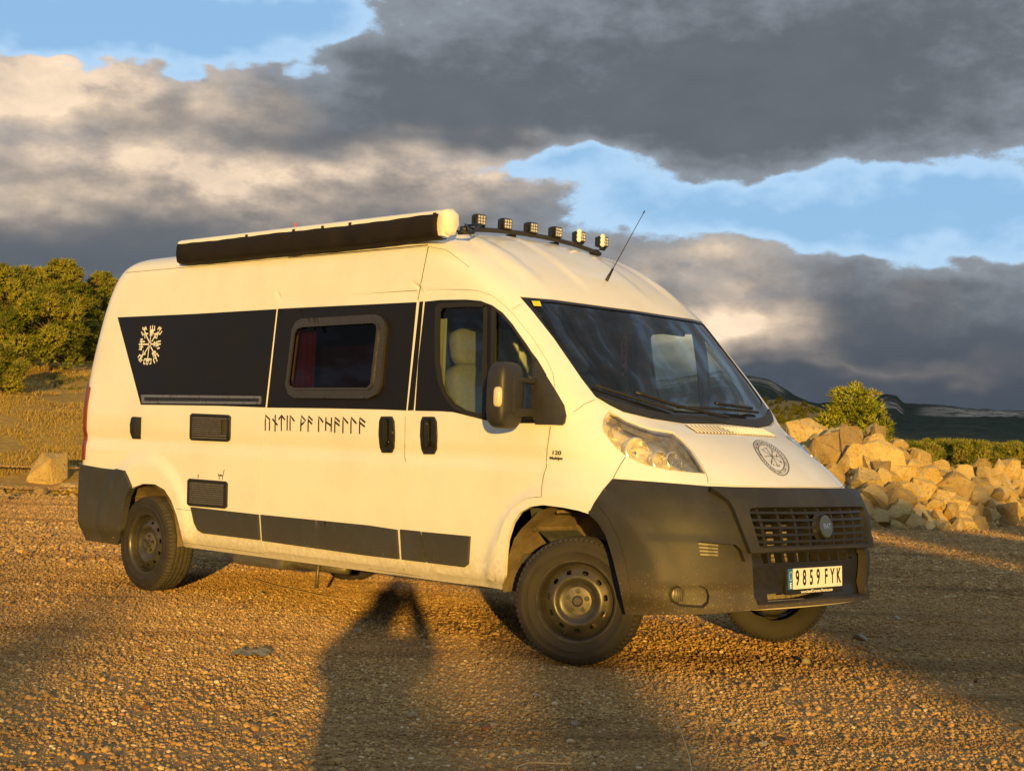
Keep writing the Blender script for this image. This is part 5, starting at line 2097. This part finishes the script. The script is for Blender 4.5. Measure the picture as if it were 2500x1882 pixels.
# ---- boulders
def boulder_mesh(seed, npt=20, bev=.028):
    """broken block: hull of scattered points, edges worn, faces a little rough"""
    rng = np.random.default_rng(seed)
    bm = bmesh.new()
    sc = rng.uniform(.75, 1.25, 3)
    for _ in range(npt):
        v = rng.normal(size=3)
        v = v / np.max(np.abs(v)) * .55 + v / np.linalg.norm(v) * .45
        bm.verts.new(v * sc * rng.uniform(.86, 1.06))
    r = bmesh.ops.convex_hull(bm, input=bm.verts[:])
    junk = list({g for g in r['geom_interior'] + r['geom_unused'] if isinstance(g, bmesh.types.BMVert)})
    bmesh.ops.delete(bm, geom=junk, context='VERTS')
    bmesh.ops.dissolve_limit(bm, angle_limit=math.radians(14), verts=bm.verts[:], edges=bm.edges[:])
    bmesh.ops.bevel(bm, geom=bm.edges[:], offset=bev, segments=1, affect='EDGES')
    bmesh.ops.triangulate(bm, faces=bm.faces[:])
    bmesh.ops.subdivide_edges(bm, edges=[e for e in bm.edges if e.calc_length() > .3], cuts=1, use_grid_fill=False)
    bmesh.ops.triangulate(bm, faces=bm.faces[:])
    for v in bm.verts:
        v.co += Vector(rng.normal(size=3) * .018)
    bmesh.ops.recalc_face_normals(bm, faces=bm.faces[:])
    for f in bm.faces:
        f.smooth = False
    me = bpy.data.meshes.new('boulder')
    bm.to_mesh(me)
    bm.free()
    me.materials.append(MATS['boulder_stone'])
    return me


BOULDERS = [boulder_mesh(100 + k, 15 + k % 8) for k in range(16)]
STONES = [boulder_mesh(300 + k, 11, .07) for k in range(8)]


def rock(name, p, size, rng, label, cat, group, meshes=BOULDERS):
    o = link(name, meshes[rng.integers(0, len(meshes))], None)
    o.location = p
    o.scale = (size * rng.uniform(.85, 1.25), size * rng.uniform(.8, 1.15), size * rng.uniform(.65, 1.0))
    o.rotation_euler = rng.uniform(0, 2 * PI, 3)
    tag(o, label, cat, group)
    return o


CREST = np.array([(1700, 1075), (1900, 1068), (1960, 1050), (2010, 1040), (2050, 1035), (2110, 1038), (2160, 1046), (2200, 1078), (2260, 1110), (2320, 1142), (2370, 1146), (2410, 1126), (2440, 1122), (2480, 1136), (2520, 1142), (2600, 1130)])
TOE = np.array([(1700, 1262), (1960, 1272), (2150, 1290), (2300, 1296), (2400, 1290), (2500, 1284), (2600, 1280)])


def heap_point(px, t):
    """t = 0 at the toe, 1 at the crest"""
    toe_y = np.interp(px, TOE[:, 0], TOE[:, 1])
    d0 = CAM[2] / ((toe_y - hor_y(px)) / FPX)
    d1 = d0 + 3.2
    zc = CAM[2] + elev(px, np.interp(px, CREST[:, 0], CREST[:, 1])) * d1
    d = d0 + (d1 - d0) * t
    z = zc * np.clip(t, 0, 1) ** .85 * (1 if t <= 1 else max(0, 1 - (t - 1) * .8))
    x, y = dr_xy(d, d * (px - PW / 2) / FPX)
    return np.array([x, y, z])


def build_heap():
    rng = np.random.default_rng(5)
    # earth and rubble that fills the heap
    nx_, nt = 90, 24
    vs = []
    for j in range(nt):
        for i in range(nx_):
            p = heap_point(1690 + (2640 - 1690) * i / (nx_ - 1), j / (nt - 1) * 2.0)
            p[2] = max(p[2] - .16, -.1) + .10 * float(fbm2(p[0] * 2.2, p[1] * 2.2, 4, 8))
            vs.append(p)
    o = obj_np('rubble', vs, [(j * nx_ + i, j * nx_ + i + 1, (j + 1) * nx_ + i + 1, (j + 1) * nx_ + i) for j in range(nt - 1) for i in range(nx_ - 1)], 'boulder_stone')
    o['kind'] = 'stuff'
    tag(o, 'loose rubble filling the heap of boulders')
    placed = []

    def put(px, t, size, name, label, group, meshes=BOULDERS, sep=.75, sink=.25):
        p = heap_point(px, t)
        for q, s in placed:
            if np.linalg.norm(q - p) < sep * (s + size) * .8:
                return False
        placed.append((p, size))
        p = p + np.array([0, 0, -size * .25 - .04])
        rock(name, p, size, rng, label, 'boulder' if 'boulder' in name else 'stone', group, meshes)
        return True
    rows = {}
    big = 'large angular yellow boulder lying in the heap beside the lot'
    for px, py, s in ((1985, 1075, .50), (2060, 1075, .55), (2090, 1110, .50), (2035, 1130, .62), (2095, 1150, .40), (2140, 1085, .36), (2155, 1125, .42), (2200, 1115, .50), (2245, 1130, .42), (2195, 1170, .48), (2270, 1165, .38), (2265, 1205, .50), (2185, 1210, .40), (2130, 1190, .36), (2330, 1205, .58), (2390, 1225, .40), (2330, 1255, .36), (2420, 1258, .36), (2210, 1250, .40), (2110, 1240, .34), (2405, 1130, .46), (2470, 1140, .40), (2510, 1175, .42), (2040, 1190, .40), (1960, 1120, .45), (2060, 1230, .36), (2150, 1060, .26), (2090, 1050, .28), (2000, 1050, .28)):
        cr, to = np.interp(px, CREST[:, 0], CREST[:, 1]), np.interp(px, TOE[:, 0], TOE[:, 1])
        t_ = float(np.clip((to - py) / (to - cr), .02, 1.))
        row = ('foot', 'lower flank', 'middle', 'upper flank', 'crest')[min(4, int(t_ * 5))]
        if put(px, t_, s * (.86 if px < 2180 else .60), 'boulder', big, 'large boulders of the heap', sep=.45):
            rows.setdefault(row, []).append((px, COL.objects[-1]))
    nth = ('nearest', 'second', 'third', 'fourth', 'fifth', 'sixth', 'seventh', 'eighth', 'ninth', 'tenth', 'eleventh')
    for row, lst in rows.items():
        for k, (_, o) in enumerate(sorted(lst, key=lambda q: q[0])):
            o['label'] = f'large yellow boulder in the {row} of the rock heap, {nth[k]} from the van' if k else f'large yellow boulder in the {row} of the rock heap, nearest the van'
    mid = 'middling block of broken rock wedged among the large boulders'
    k = 0
    for _ in range(2500):
        if k >= 150:
            break
        px, t = rng.uniform(1740, 2600), rng.uniform(.0, 1.02)
        if put(px, t, rng.uniform(.14, .27), 'boulder', mid, 'middling boulders of the heap', sep=.62):
            k += 1
    k = 0
    sm = 'small broken stone at the foot and in the gaps of the heap'
    for _ in range(5000):
        if k >= 210:
            break
        px, t = rng.uniform(1760, 2600), rng.random() ** 1.5 * 1.05 - .10
        if put(px, t, rng.uniform(.05, .125), 'stone', sm, 'small stones of the heap', STONES, sep=.6, sink=.3):
            k += 1


build_heap()
rg = np.random.default_rng(77)
for px, py, s, lab, sc in ((128, 1200, .34, 'tall pointed yellow boulder on the verge behind the van', (1.05, .9, 1.35)), (185, 1208, .30, 'low flat yellow boulder by the rear bumper on the verge', (1.4, .8, .45)), (112, 1209, .10, 'small stone leaning on the tall pointed boulder', (1, 1, .9))):
    d = CAM[2] / ((py - hor_y(px)) / FPX)
    x, y = dr_xy(d, d * (px - PW / 2) / FPX)
    o = rock('boulder', (x, y, s * .75 * sc[2] * .8), s, rg, lab, 'boulder', None)
    o.scale = [s * v for v in sc]
    o.rotation_euler = (.2, .1, rg.uniform(0, 6))
# line of stones along the verge
for k in range(46):
    px = rg.uniform(-40, 260)
    py = rg.uniform(1203, 1222)
    d = CAM[2] / ((py - hor_y(px)) / FPX)
    x, y = dr_xy(d, d * (px - PW / 2) / FPX)
    rock('stone', (x, y, .01 + float(ground_z(np.array([x]), np.array([y]))[0])), rg.uniform(.025, .075), rg, 'small pale stone in the line along the grassy verge', 'stone', 'stones along the verge', STONES)
# single stones on the lot
simple('stone_pale', (.46, .38, .27), .9, var=.2, scale=20., bump=.004, bscale=60.)
simple('stone_red', (.30, .13, .055), .9, var=.25, scale=20., bump=.004, bscale=60.)
for px, py, s, c in ((2117, 1560, .050, 0), (2210, 1512, .040, 0), (2152, 1590, .028, 0), (1038, 1743, .026, 0), (1434, 1764, .018, 0), (1436, 1760, .012, 0), (1222, 1774, .022, 1), (1236, 1764, .014, 0), (390, 1582, .020, 1), (372, 1572, .016, 1), (340, 1562, .018, 1), (392, 1724, .018, 1), (2330, 1512, .02, 0), (1945, 1810, .024, 1), (1895, 1814, .022, 0), (812, 1507, .020, 0), (505, 1544, .014, 1), (232, 1608, .016, 1), (1815, 1766, .018, 0), (1810, 1535, .02, 0), (1990, 1614, .03, 0), (1880, 1607, .022, 0), (1640, 1635, .02, 1), (1338, 1695, .02, 0), (900, 1540, .03, 0), (665, 1450, .030, 0), (640, 1455, .022, 0), (2400, 1660, .018, 1), (2250, 1700, .016, 0)):
    d = CAM[2] / ((py - hor_y(px)) / FPX)
    x, y = dr_xy(d, d * (px - PW / 2) / FPX)
    me = STONES[rg.integers(0, 8)].copy()
    me.materials.clear()
    o = link('stone', me, ('stone_pale', 'stone_red')[c])
    o.location = (x, y, s * .3)
    o.scale = (s * rg.uniform(.9, 1.5), s, s * .65)
    o.rotation_euler = (0, 0, rg.uniform(0, 6))
    tag(o, ('pale loose stone lying on the gravel of the lot', 'rusty red loose stone lying on the gravel of the lot')[c], 'stone', ('pale stones on the lot', 'red stones on the lot')[c])
simple('dry_stalk', (.55, .40, .20), .8)
for pts, lab in ((((1655, 1735), (1690, 1790), (1712, 1850), (1722, 1900)), 'long bent dry stalk lying on the gravel in the shade'), (((1430, 1873), (1330, 1868), (1300, 1878), (1292, 1900)), 'short curled dry stalk at the near edge of the gravel'), (((640, 1418), (700, 1436), (820, 1462), (880, 1470)), 'thin dry twig beside the rear wheel')):
    mb = MB()
    q = []
    for px, py in pts:
        d = CAM[2] / ((py - hor_y(px)) / FPX)
        x, y = dr_xy(d, d * (px - PW / 2) / FPX)
        q.append((x, y, .022))
    mb.tube([tuple(v) for v in resample(np.array(q), .05, False)], .0028, 5)
    tag(mb.obj('dry_stalk', 'dry_stalk', None, True), lab, 'stalk')
# scrap of dark plastic film
simple('film_scrap', (.12, .13, .12), .25, var=.6, scale=30.)
vs = []
d = CAM[2] / ((1600 - hor_y(640)) / FPX)
x0, y0 = dr_xy(d, d * (640 - PW / 2) / FPX)
rr_ = random.Random(4)
for j in range(5):
    for i in range(8):
        vs.append((x0 + (i - 3.5) * .026 * R2[0] + (j - 2) * .055 * F2[0] + rr_.uniform(-.01, .01), y0 + (i - 3.5) * .026 * R2[1] + (j - 2) * .055 * F2[1] + rr_.uniform(-.01, .01), .016 + .022 * rr_.random() * (1 if 0 < i < 7 else .3)))
o = obj_np('plastic_scrap', vs, [(j * 8 + i, j * 8 + i + 1, (j + 1) * 8 + i + 1, (j + 1) * 8 + i) for j in range(4) for i in range(7)], 'film_scrap', None, False)
tag(o, 'crumpled scrap of dark shiny plastic film on the gravel', 'litter')

# ------------------------------------------------------------------ trees
simple('pine_bark', (.13, .085, .05), .95, var=.4, scale=6., bump=.02, bscale=14.)


def needle_mat(name, a, b_, dead):
    m, t, b = base_mat(name)
    P(b, rough=.75, spec=.25)
    co = t.new('ShaderNodeTexCoord').outputs['Object']
    n = t.noise(co, 1.3, 3, .6)
    tone = t.new('ShaderNodeAttribute', attribute_name='tone').outputs['Fac']
    c = t.mix(t.smooth(t.math('ADD', t.math('MULTIPLY', tone, .6), t.math('MULTIPLY', n, .5)), .3, .8), a, b_)
    c = t.mix(t.smooth(tone, .93, .97), c, dead)
    t.l.new(c, b.inputs['Base Color'])
    tr = t.new('ShaderNodeBsdfTranslucent', ins={0: c})
    mx = t.new('ShaderNodeMixShader', ins={0: .22, 1: b.outputs[0], 2: tr.outputs[0]})
    t.l.new(mx.outputs[0], t.n['Material Output'].inputs[0])


needle_mat('pine_needles', (.12, .145, .016), (.38, .36, .05), (.32, .23, .07))
needle_mat('juniper_leaves', (.19, .22, .016), (.48, .47, .05), (.3, .22, .06))


def crown_mesh(name, seed, height, radius, base, n_cl, per, tuft, mat, shape='round'):
    """clumps of needle tufts; each tuft is a few narrow blades that fan out from a twig end"""
    rng = np.random.default_rng(seed)
    V, F, T = [], [], []
    off = 0
    cl = []
    for k in range(n_cl):
        for _ in range(40):
            h = rng.random()
            if shape == 'round':
                rad = radius * (math.sin(PI * min(1, (h * .86 + .14))) ** .62) * (1.05 - .25 * h)
            else:
                rad = radius * (1 - h ** 3.2) ** .5 * (.75 + .25 * math.sin(PI * min(h * 1.6 + .2, 1)))
            a = rng.uniform(0, 2 * PI)
            q = rad * math.sqrt(rng.uniform(.30 if shape == 'round' else .5, 1.0))
            c = np.array([q * math.cos(a), q * math.sin(a), base + h * (height - base)])
            r = radius * rng.uniform(.24, .40) * (1.1 - .45 * h) * (1 if shape == 'round' else .8)
            if all(np.linalg.norm(c - c2) > .55 * (r + r2) for c2, r2 in cl):
                break
        cl.append((c, r))
    for c, r in cl:
        tone = rng.uniform(0, .9)
        m = int(per * (r / (radius * .28)) ** 1.6)
        for _ in range(m):
            v = rng.normal(size=3)
            v /= np.linalg.norm(v)
            if v[2] < -.35 and rng.random() < .6:
                v[2] *= -1
            p = c + v * r * rng.uniform(.62, 1.05) * np.array([1, 1, .85])
            axis = v * .7 + np.array([0, 0, .55]) + rng.normal(size=3) * .25
            axis /= np.linalg.norm(axis)
            e1 = np.cross(axis, [0, .3, 1.])
            e1 /= np.linalg.norm(e1)
            e2 = np.cross(axis, e1)
            L = tuft * rng.uniform(.7, 1.3)
            tt = min(.99, max(0, tone + rng.normal() * .16)) if rng.random() > .03 else .98
            a0 = rng.uniform(0, PI)
            for j in range(4):
                a = a0 + j * PI / 2 + rng.uniform(-.3, .3)
                side = e1 * math.cos(a) + e2 * math.sin(a)
                d = axis * .75 + side * .62
                w = np.cross(d, axis)
                w = w / (np.linalg.norm(w) + 1e-9) * L * .15
                V += [p - w, p + w, p + d * L]
                F.append((off, off + 1, off + 2))
                T += [tt, tt, tt]
                off += 3
    me = mesh_np(name, V, F, True)
    a = me.attributes.new('tone', 'FLOAT', 'POINT')
    a.data.foreach_set('value', np.array(T, np.float32))
    me.materials.append(MATS[mat])
    return me, cl


def trunk_mesh(name, cl, height, r0, seed):
    rng = random.Random(seed)
    mb = MB()
    pts = [(.05 * math.sin(2 * t + seed), .05 * math.cos(3 * t), height * .86 * t) for t in np.linspace(0, 1, 7)]
    pts[0] = (pts[0][0], pts[0][1], -.3)
    mb.tube(pts, [r0 * (1.15 - .95 * t) for t in np.linspace(0, 1, 7)], 8)
    for c, r in cl[::2]:
        z0 = max(.15 * height, c[2] - r * 1.2 - .2)
        t = z0 / height
        mb.tube([(.04, .03, z0), (c[0] * .5, c[1] * .5, (z0 + c[2]) / 2 + .02), (c[0], c[1], c[2])], [r0 * .42 * (1.1 - t), r0 * .25, r0 * .08], 5)
    me = mesh_np(name, mb.v, mb.f, True)
    me.materials.append(MATS['pine_bark'])
    return me


PINES = []
for k, (h, rad, base, ncl, per) in enumerate(((3.6, 1.45, .5, 40, 125), (4.2, 1.35, .7, 40, 125), (3.2, 1.5, .3, 38, 125))):
    cm, cl = crown_mesh('crown', 40 + k, h, rad, base, ncl, per, .19, 'pine_needles')
    PINES.append((cm, trunk_mesh('trunk', cl, h, .085, k), h, rad))
cm, cl = crown_mesh('crown', 61, 3.4, 1.02, .15, 110, 85, .12, 'juniper_leaves', 'cone')
_j = cm
JUNIPER = (cm, trunk_mesh('trunk', cl, 3.0, .07, 9), 3.4, 1.02)


def tree(name, proto, loc, scale, rot, label, cat, group=None, sxy=1.):
    t = empty(name, loc, label, cat, group)
    t.scale = (scale * sxy, scale * sxy, scale)
    t.rotation_euler = (0, 0, rot)
    link('trunk', proto[1], None, t)
    link('crown', proto[0], None, t)
    return t


def gz(x, y):
    return float(ground_z(np.array([x]), np.array([y]))[0])


# pines on the hillside left of the van: (photo x of the crown, photo y of crown top, distance, width in photo px, variant)
hs = [(112, 700, 46, 190, 0, 'bushy pine with an open trunk foot halfway up the grassy slope'), (140, 636, 53, 175, 1, 'tall round pine rising behind the bushy pine on the slope'), (5, 650, 49, 150, 0, 'dense pine at the left end of the hillside trees'), (238, 664, 56, 120, 1, 'pine showing past the rear roof corner of the van'), (-5, 850, 38, 130, 2, 'low dark pine at the foot of the hillside trees'), (205, 780, 50, 110, 2, 'short pine between the bushy pine and the van'), (70, 655, 58, 150, 2, 'pine crown filling the gap behind the hillside trees'), (270, 700, 62, 130, 0, 'slope pine mostly hidden behind the van'), (-60, 640, 56, 190, 1, 'slope pine standing beyond the left edge'), (190, 690, 60, 120, 0, 'pine crown right behind the tall round pine')]
for i, (px, py, d, w, v, lab) in enumerate(hs):
    d = 25 + (d - 25) * .64
    x, y = dr_xy(d, d * (px - PW / 2) / FPX)
    ztop = CAM[2] + elev(px, py) * d
    zg = gz(x, y) - .05
    pr = PINES[v]
    s = max(.35, (ztop - zg) / (pr[2] * 1.02))
    wid = w / FPX * d
    tree('pine_tree', pr, (x, y, zg), s, i * 1.7, lab, 'tree', 'pines on the hillside', sxy=min(1.5, max(.6, wid / (2 * pr[3] * s))))
# round conifer behind the heap
d = 38.
x, y = dr_xy(d, d * (2088 - PW / 2) / FPX)
zg = gz(x, y) - .1
s = (CAM[2] + elev(2088, 948) * d - zg) / JUNIPER[2]
tree('conifer', JUNIPER, (x, y, zg), s, .6, 'bright green rounded conifer growing behind the boulder heap', 'tree', sxy=(152 / FPX * d) / (2 * JUNIPER[3] * s) * 1.6)
# belt of pines beyond the heap
rt = np.random.default_rng(8)
for k in range(44):
    d = rt.uniform(88, 125)
    px = rt.uniform(2215, 2580)
    x, y = dr_xy(d, d * (px - PW / 2) / FPX)
    top = np.interp(px, [2215, 2260, 2400, 2520], [1080, 1074, 1078, 1085]) + rt.uniform(-3, 10) + (125 - d) * .25
    zt = CAM[2] + elev(px, top) * d
    s = rt.uniform(1.1, 1.5)
    tree('pine_tree', PINES[k % 3], (x, y, zt - PINES[k % 3][2] * s), s, rt.uniform(0, 6), 'sunlit pine in the belt of trees beyond the boulder heap', 'tree', 'pines in the belt beyond the heap')
# darker bushes on the slope seen past the windscreen
for k in range(90):
    d = rt.uniform(230, 470)
    px = rt.uniform(1760, 2080)
    x, y = dr_xy(d, d * (px - PW / 2) / FPX)
    s = rt.uniform(.28, .55)
    tree('pine_tree', PINES[k % 3], (x, y, gz(x, y) - .4), s, rt.uniform(0, 6), 'small distant pine on the brown slope past the windscreen', 'tree', 'pines on the brown slope')

# pines behind the photographer: they throw the long shadows over the near gravel
LX = np.array([LIGHT[0], LIGHT[1]])
LX /= np.linalg.norm(LX)
RX = np.array([LX[1], -LX[0]])
TANS = math.tan(SUN_EL)
for i, (lat, T_, dtip, ztip, wid, v) in enumerate(((-4.8, 44, 6.8, 0, 3.0, 0), (-2.9, 40, 7.2, 0, 2.6, 2), (-1.95, 46, 7.4, 0, 1.8, 0), (.85, 38, 7.1, 0, 1.5, 2), (.15, 43, 5.5, 0, 1.6, 0), (3.85, 36, 24, .4, 2.9, 0), (5.6, 42, 24, .35, 3.2, 2), (8.0, 38, 24, .3, 3.4, 0), (10.6, 44, 24, .4, 3.4, 2), (4.8, 47, 22, .3, 2.8, 2))):
    p = C2 - LX * T_ + RX * lat
    zg = gz(p[0], p[1]) - .05
    top = ztip + (T_ + dtip) * TANS
    pr = PINES[v]
    s = (top - zg) / pr[2]
    tree('pine_tree', pr, (p[0], p[1], zg), s, i * 2.2, 'pine standing behind the photographer whose shadow crosses the gravel', 'tree', 'pines behind the photographer', sxy=wid / (2 * pr[3] * s))

# ---- dry grass and weeds on the verge and hillside
def build_grass():
    rng = np.random.default_rng(21)
    V, F, T = [], [], []
    off = 0
    n = 24000
    d = 24.6 + 26 * rng.random(n) ** 1.7
    X, Y = dr_xy(d, d * (rng.uniform(-60, 300, n) - PW / 2) / FPX)
    Zg = ground_z(X, Y)
    keep, gr = fbm2(X * .9, Y * .9, 3, 55) > -.10, fbm2(X * .5, Y * .5, 3, 66) > .2
    for x, y, z, green in zip(X[keep], Y[keep], Zg[keep], gr[keep]):
        h = rng.uniform(.03, .085) * (1.5 if green else 1)
        for j in range(3):
            a = rng.uniform(0, 2 * PI)
            dx, dy = math.cos(a), math.sin(a)
            w = rng.uniform(.005, .012)
            le = rng.uniform(.2, .9) * h
            V += [(x - dy * w, y + dx * w, z - .01), (x + dy * w, y - dx * w, z - .01), (x + dx * le, y + dy * le, z + h)]
            t = rng.uniform(.0, .45) if green else rng.uniform(.5, 1.)
            T += [t, t, t]
            F.append((off, off + 1, off + 2))
            off += 3
    me = mesh_np('dry_grass', V, F, False)
    a = me.attributes.new('tone', 'FLOAT', 'POINT')
    a.data.foreach_set('value', np.array(T, np.float32))
    m, t, b = base_mat('grass_blade')
    P(b, rough=.8, spec=.2)
    tone = t.new('ShaderNodeAttribute', attribute_name='tone').outputs['Fac']
    t.l.new(t.ramp(tone, [(0., (.05, .075, .012)), (.45, (.14, .13, .03)), (.55, (.26, .18, .04)), (1., (.50, .36, .12))]), b.inputs['Base Color'])
    o = link('dry_grass', me, 'grass_blade')
    o['kind'] = 'stuff'
    tag(o, 'dry golden grass and weeds on the slope behind the van')


build_grass()

# ---- unseen cloud slab behind the camera, added to shade the far hills
def build_shade_cloud():
    m, t, b = base_mat('shade_cloud_mat')
    P(b, color=(.8, .8, .8), rough=1., spec=0.)
    hgt = 1000.
    s = hgt / TANS
    mb = MB()
    nu, nv = 40, 30
    vs = []
    for side in (1, -1):
        for j in range(nv + 1):
            for i in range(nu + 1):
                along = -(s - 520) + (5600) * j / nv
                lat = -4200 + 8400 * i / nu
                e = min(j, nv - j, i, nu - i)
                th = (0 if e == 0 else 130 + 200 * float(fbm2(np.array(i * .5), np.array(j * .5), 3, 91)) + 40 * min(e, 4))
                p = C2 + LX * along + RX * lat
                vs.append((p[0], p[1], hgt + (th if side > 0 else -th * .18)))
    k = (nu + 1) * (nv + 1)
    fs = []
    for q in (0, k):
        for j in range(nv):
            for i in range(nu):
                a = q + j * (nu + 1) + i
                fs.append((a, a + 1, a + nu + 2, a + nu + 1))
    mb.add(vs, fs)
    o = mb.obj('cloud', 'shade_cloud_mat', None, True)  # out of view, there for its shadow
    o['kind'] = 'structure'


build_shade_cloud()

# ---- the photographer, whose shadow falls towards the van
def build_person():
    simple('skin_tone', (.55, .36, .26), .6)
    simple('jacket_cloth', (.06, .065, .08), .9, var=.2, scale=20.)
    simple('trouser_cloth', (.05, .055, .07), .9, var=.2, scale=20.)
    simple('hair', (.05, .035, .025), .7)
    RB = np.array([RX[0], RX[1], 0.])
    FB = np.array([LX[0], LX[1], 0.])
    zc = CAM[2]
    ground = gz(*(C2 - LX * .5))
    root = np.array([C2[0], C2[1], 0]) - FB * .46 + RB * -.12

    def pt(r, f, z):
        return tuple(root + RB * r + FB * f + np.array([0, 0, z]))
    J = {'pelvis': pt(0, 0, ground + .86), 'belly': pt(0, .01, ground + 1.02), 'chest': pt(0, -.01, ground + 1.22), 'neck': pt(0, .0, ground + 1.38), 'head0': pt(.04, .02, ground + 1.45), 'head1': pt(.06, .03, ground + 1.53), 'head2': pt(.07, .02, min(ground + 1.60, zc - .07)),
         'sl': pt(-.17, -.01, ground + 1.32), 'sr': pt(.17, -.01, ground + 1.32), 'el': pt(-.22, .18, ground + 1.24), 'er': pt(.30, .18, ground + 1.30), 'wl': pt(.09, .38, zc - .05), 'wr': pt(.21, .38, zc - .05), 'pl': pt(.11, .43, zc - .02), 'pr': pt(.19, .43, zc - .02),
         'hl': pt(-.10, 0, ground + .82), 'hr': pt(.10, 0, ground + .82), 'kl': pt(-.12, .03, ground + .46), 'kr': pt(.12, .03, ground + .46), 'al': pt(-.13, -.02, ground + .09), 'ar': pt(.13, -.02, ground + .09), 'tl': pt(-.15, .16, ground + .045), 'tr': pt(.15, .16, ground + .045)}
    rad = {'pelvis': .15, 'belly': .14, 'chest': .155, 'neck': .058, 'head0': .07, 'head1': .092, 'head2': .07, 'sl': .085, 'sr': .085, 'el': .078, 'er': .072, 'wl': .045, 'wr': .045, 'pl': .035, 'pr': .035, 'hl': .095, 'hr': .095, 'kl': .065, 'kr': .065, 'al': .045, 'ar': .045, 'tl': .038, 'tr': .038}
    E_ = [('pelvis', 'belly'), ('belly', 'chest'), ('chest', 'neck'), ('neck', 'head0'), ('head0', 'head1'), ('head1', 'head2'), ('chest', 'sl'), ('chest', 'sr'), ('sl', 'el'), ('sr', 'er'), ('el', 'wl'), ('er', 'wr'), ('wl', 'pl'), ('wr', 'pr'), ('pelvis', 'hl'), ('pelvis', 'hr'), ('hl', 'kl'), ('hr', 'kr'), ('kl', 'al'), ('kr', 'ar'), ('al', 'tl'), ('ar', 'tr')]
    for s in ('l', 'r'):
        b0 = np.array(J['p' + s])
        for k in range(4):
            a = b0 + np.array([0, 0, .024 - .016 * k]) + RB * (.02 if s == 'l' else -.02) * -1
            J[f'f{s}{k}a'] = tuple(a + RB * (-.035 if s == 'l' else .035))
            J[f'f{s}{k}b'] = tuple(a + RB * (-.045 if s == 'l' else .045) + FB * .022)
            rad[f'f{s}{k}a'] = rad[f'f{s}{k}b'] = .008
            E_ += [('p' + s, f'f{s}{k}a'), (f'f{s}{k}a', f'f{s}{k}b')]
        J[f't{s}h'] = tuple(b0 + np.array([0, 0, -.035]))
        rad[f't{s}h'] = .009
        E_.append(('p' + s, f't{s}h'))
    names = list(J)
    me = bpy.data.meshes.new('person')
    me.from_pydata([J[n] for n in names], [(names.index(a), names.index(b)) for a, b in E_], [])
    o = bpy.data.objects.new('person', me)
    COL.objects.link(o)
    sk = o.modifiers.new('skin', 'SKIN')
    for i, n in enumerate(names):
        me.skin_vertices[0].data[i].radius = (rad[n], rad[n] * (.72 if n in ('chest', 'belly', 'pelvis') else 1.))
        me.skin_vertices[0].data[i].use_root = n == 'pelvis'
    sb = o.modifiers.new('smooth', 'SUBSURF')
    sb.levels = sb.render_levels = 2
    dg = bpy.context.evaluated_depsgraph_get()
    m2 = bpy.data.meshes.new_from_object(o.evaluated_get(dg))
    o.modifiers.clear()
    o.data = m2
    for nm in ('jacket_cloth', 'trouser_cloth', 'skin_tone'):
        m2.materials.append(MATS[nm])
    for p in m2.polygons:
        c = np.array(p.center)
        z = c[2] - ground
        hand = min(np.linalg.norm(c - np.array(J['pl'])), np.linalg.norm(c - np.array(J['pr']))) < .085
        p.material_index = 2 if (z > 1.40 and not np.dot(c - root, FB) > .2) or hand else (1 if z < .86 else 0)
        p.use_smooth = True
    tag(o, 'person in a dark jacket raising a phone with both hands', 'person')
    mb = MB()
    hc = np.array(J['head1'])
    superell(mb, tuple(hc + np.array([0, 0, .03]) - FB * .03), (.125, .125, .10), 1, 1, 20, 12)  # enlarged into a hood to fill out the cast shadow
    link('hair', mesh_np('hair', mb.v, mb.f), 'hair', o)
    mb = MB()
    for s in (-1, 1):
        superell(mb, tuple(hc + RB * s * .035 + FB * .088), (.012, .012, .008), 1, 1, 8, 6)
        superell(mb, tuple(hc + RB * s * .095), (.012, .012, .03), 1, 1, 8, 6)
    superell(mb, tuple(hc + FB * .10 + np.array([0, 0, -.025])), (.014, .014, .022), 1, 1, 8, 6)
    superell(mb, tuple(hc + FB * .088 + np.array([0, 0, -.06])), (.02, .012, .007), 1, 1, 8, 6)
    link('face', mesh_np('face', mb.v, mb.f), 'skin_tone', o)
    ph = MB()
    Rp = Matrix(((CR[0], CU[0], -CF[0]), (CR[1], CU[1], -CF[1]), (CR[2], CU[2], -CF[2])))
    ph.box(tuple(CAM - CF * .014 + CU * -.012), (.15, .072, .008), Rp, .003)
    tag(ph.obj('phone', 'gloss_black'), 'dark phone held up in the hands of the photographer', 'phone')


build_person()
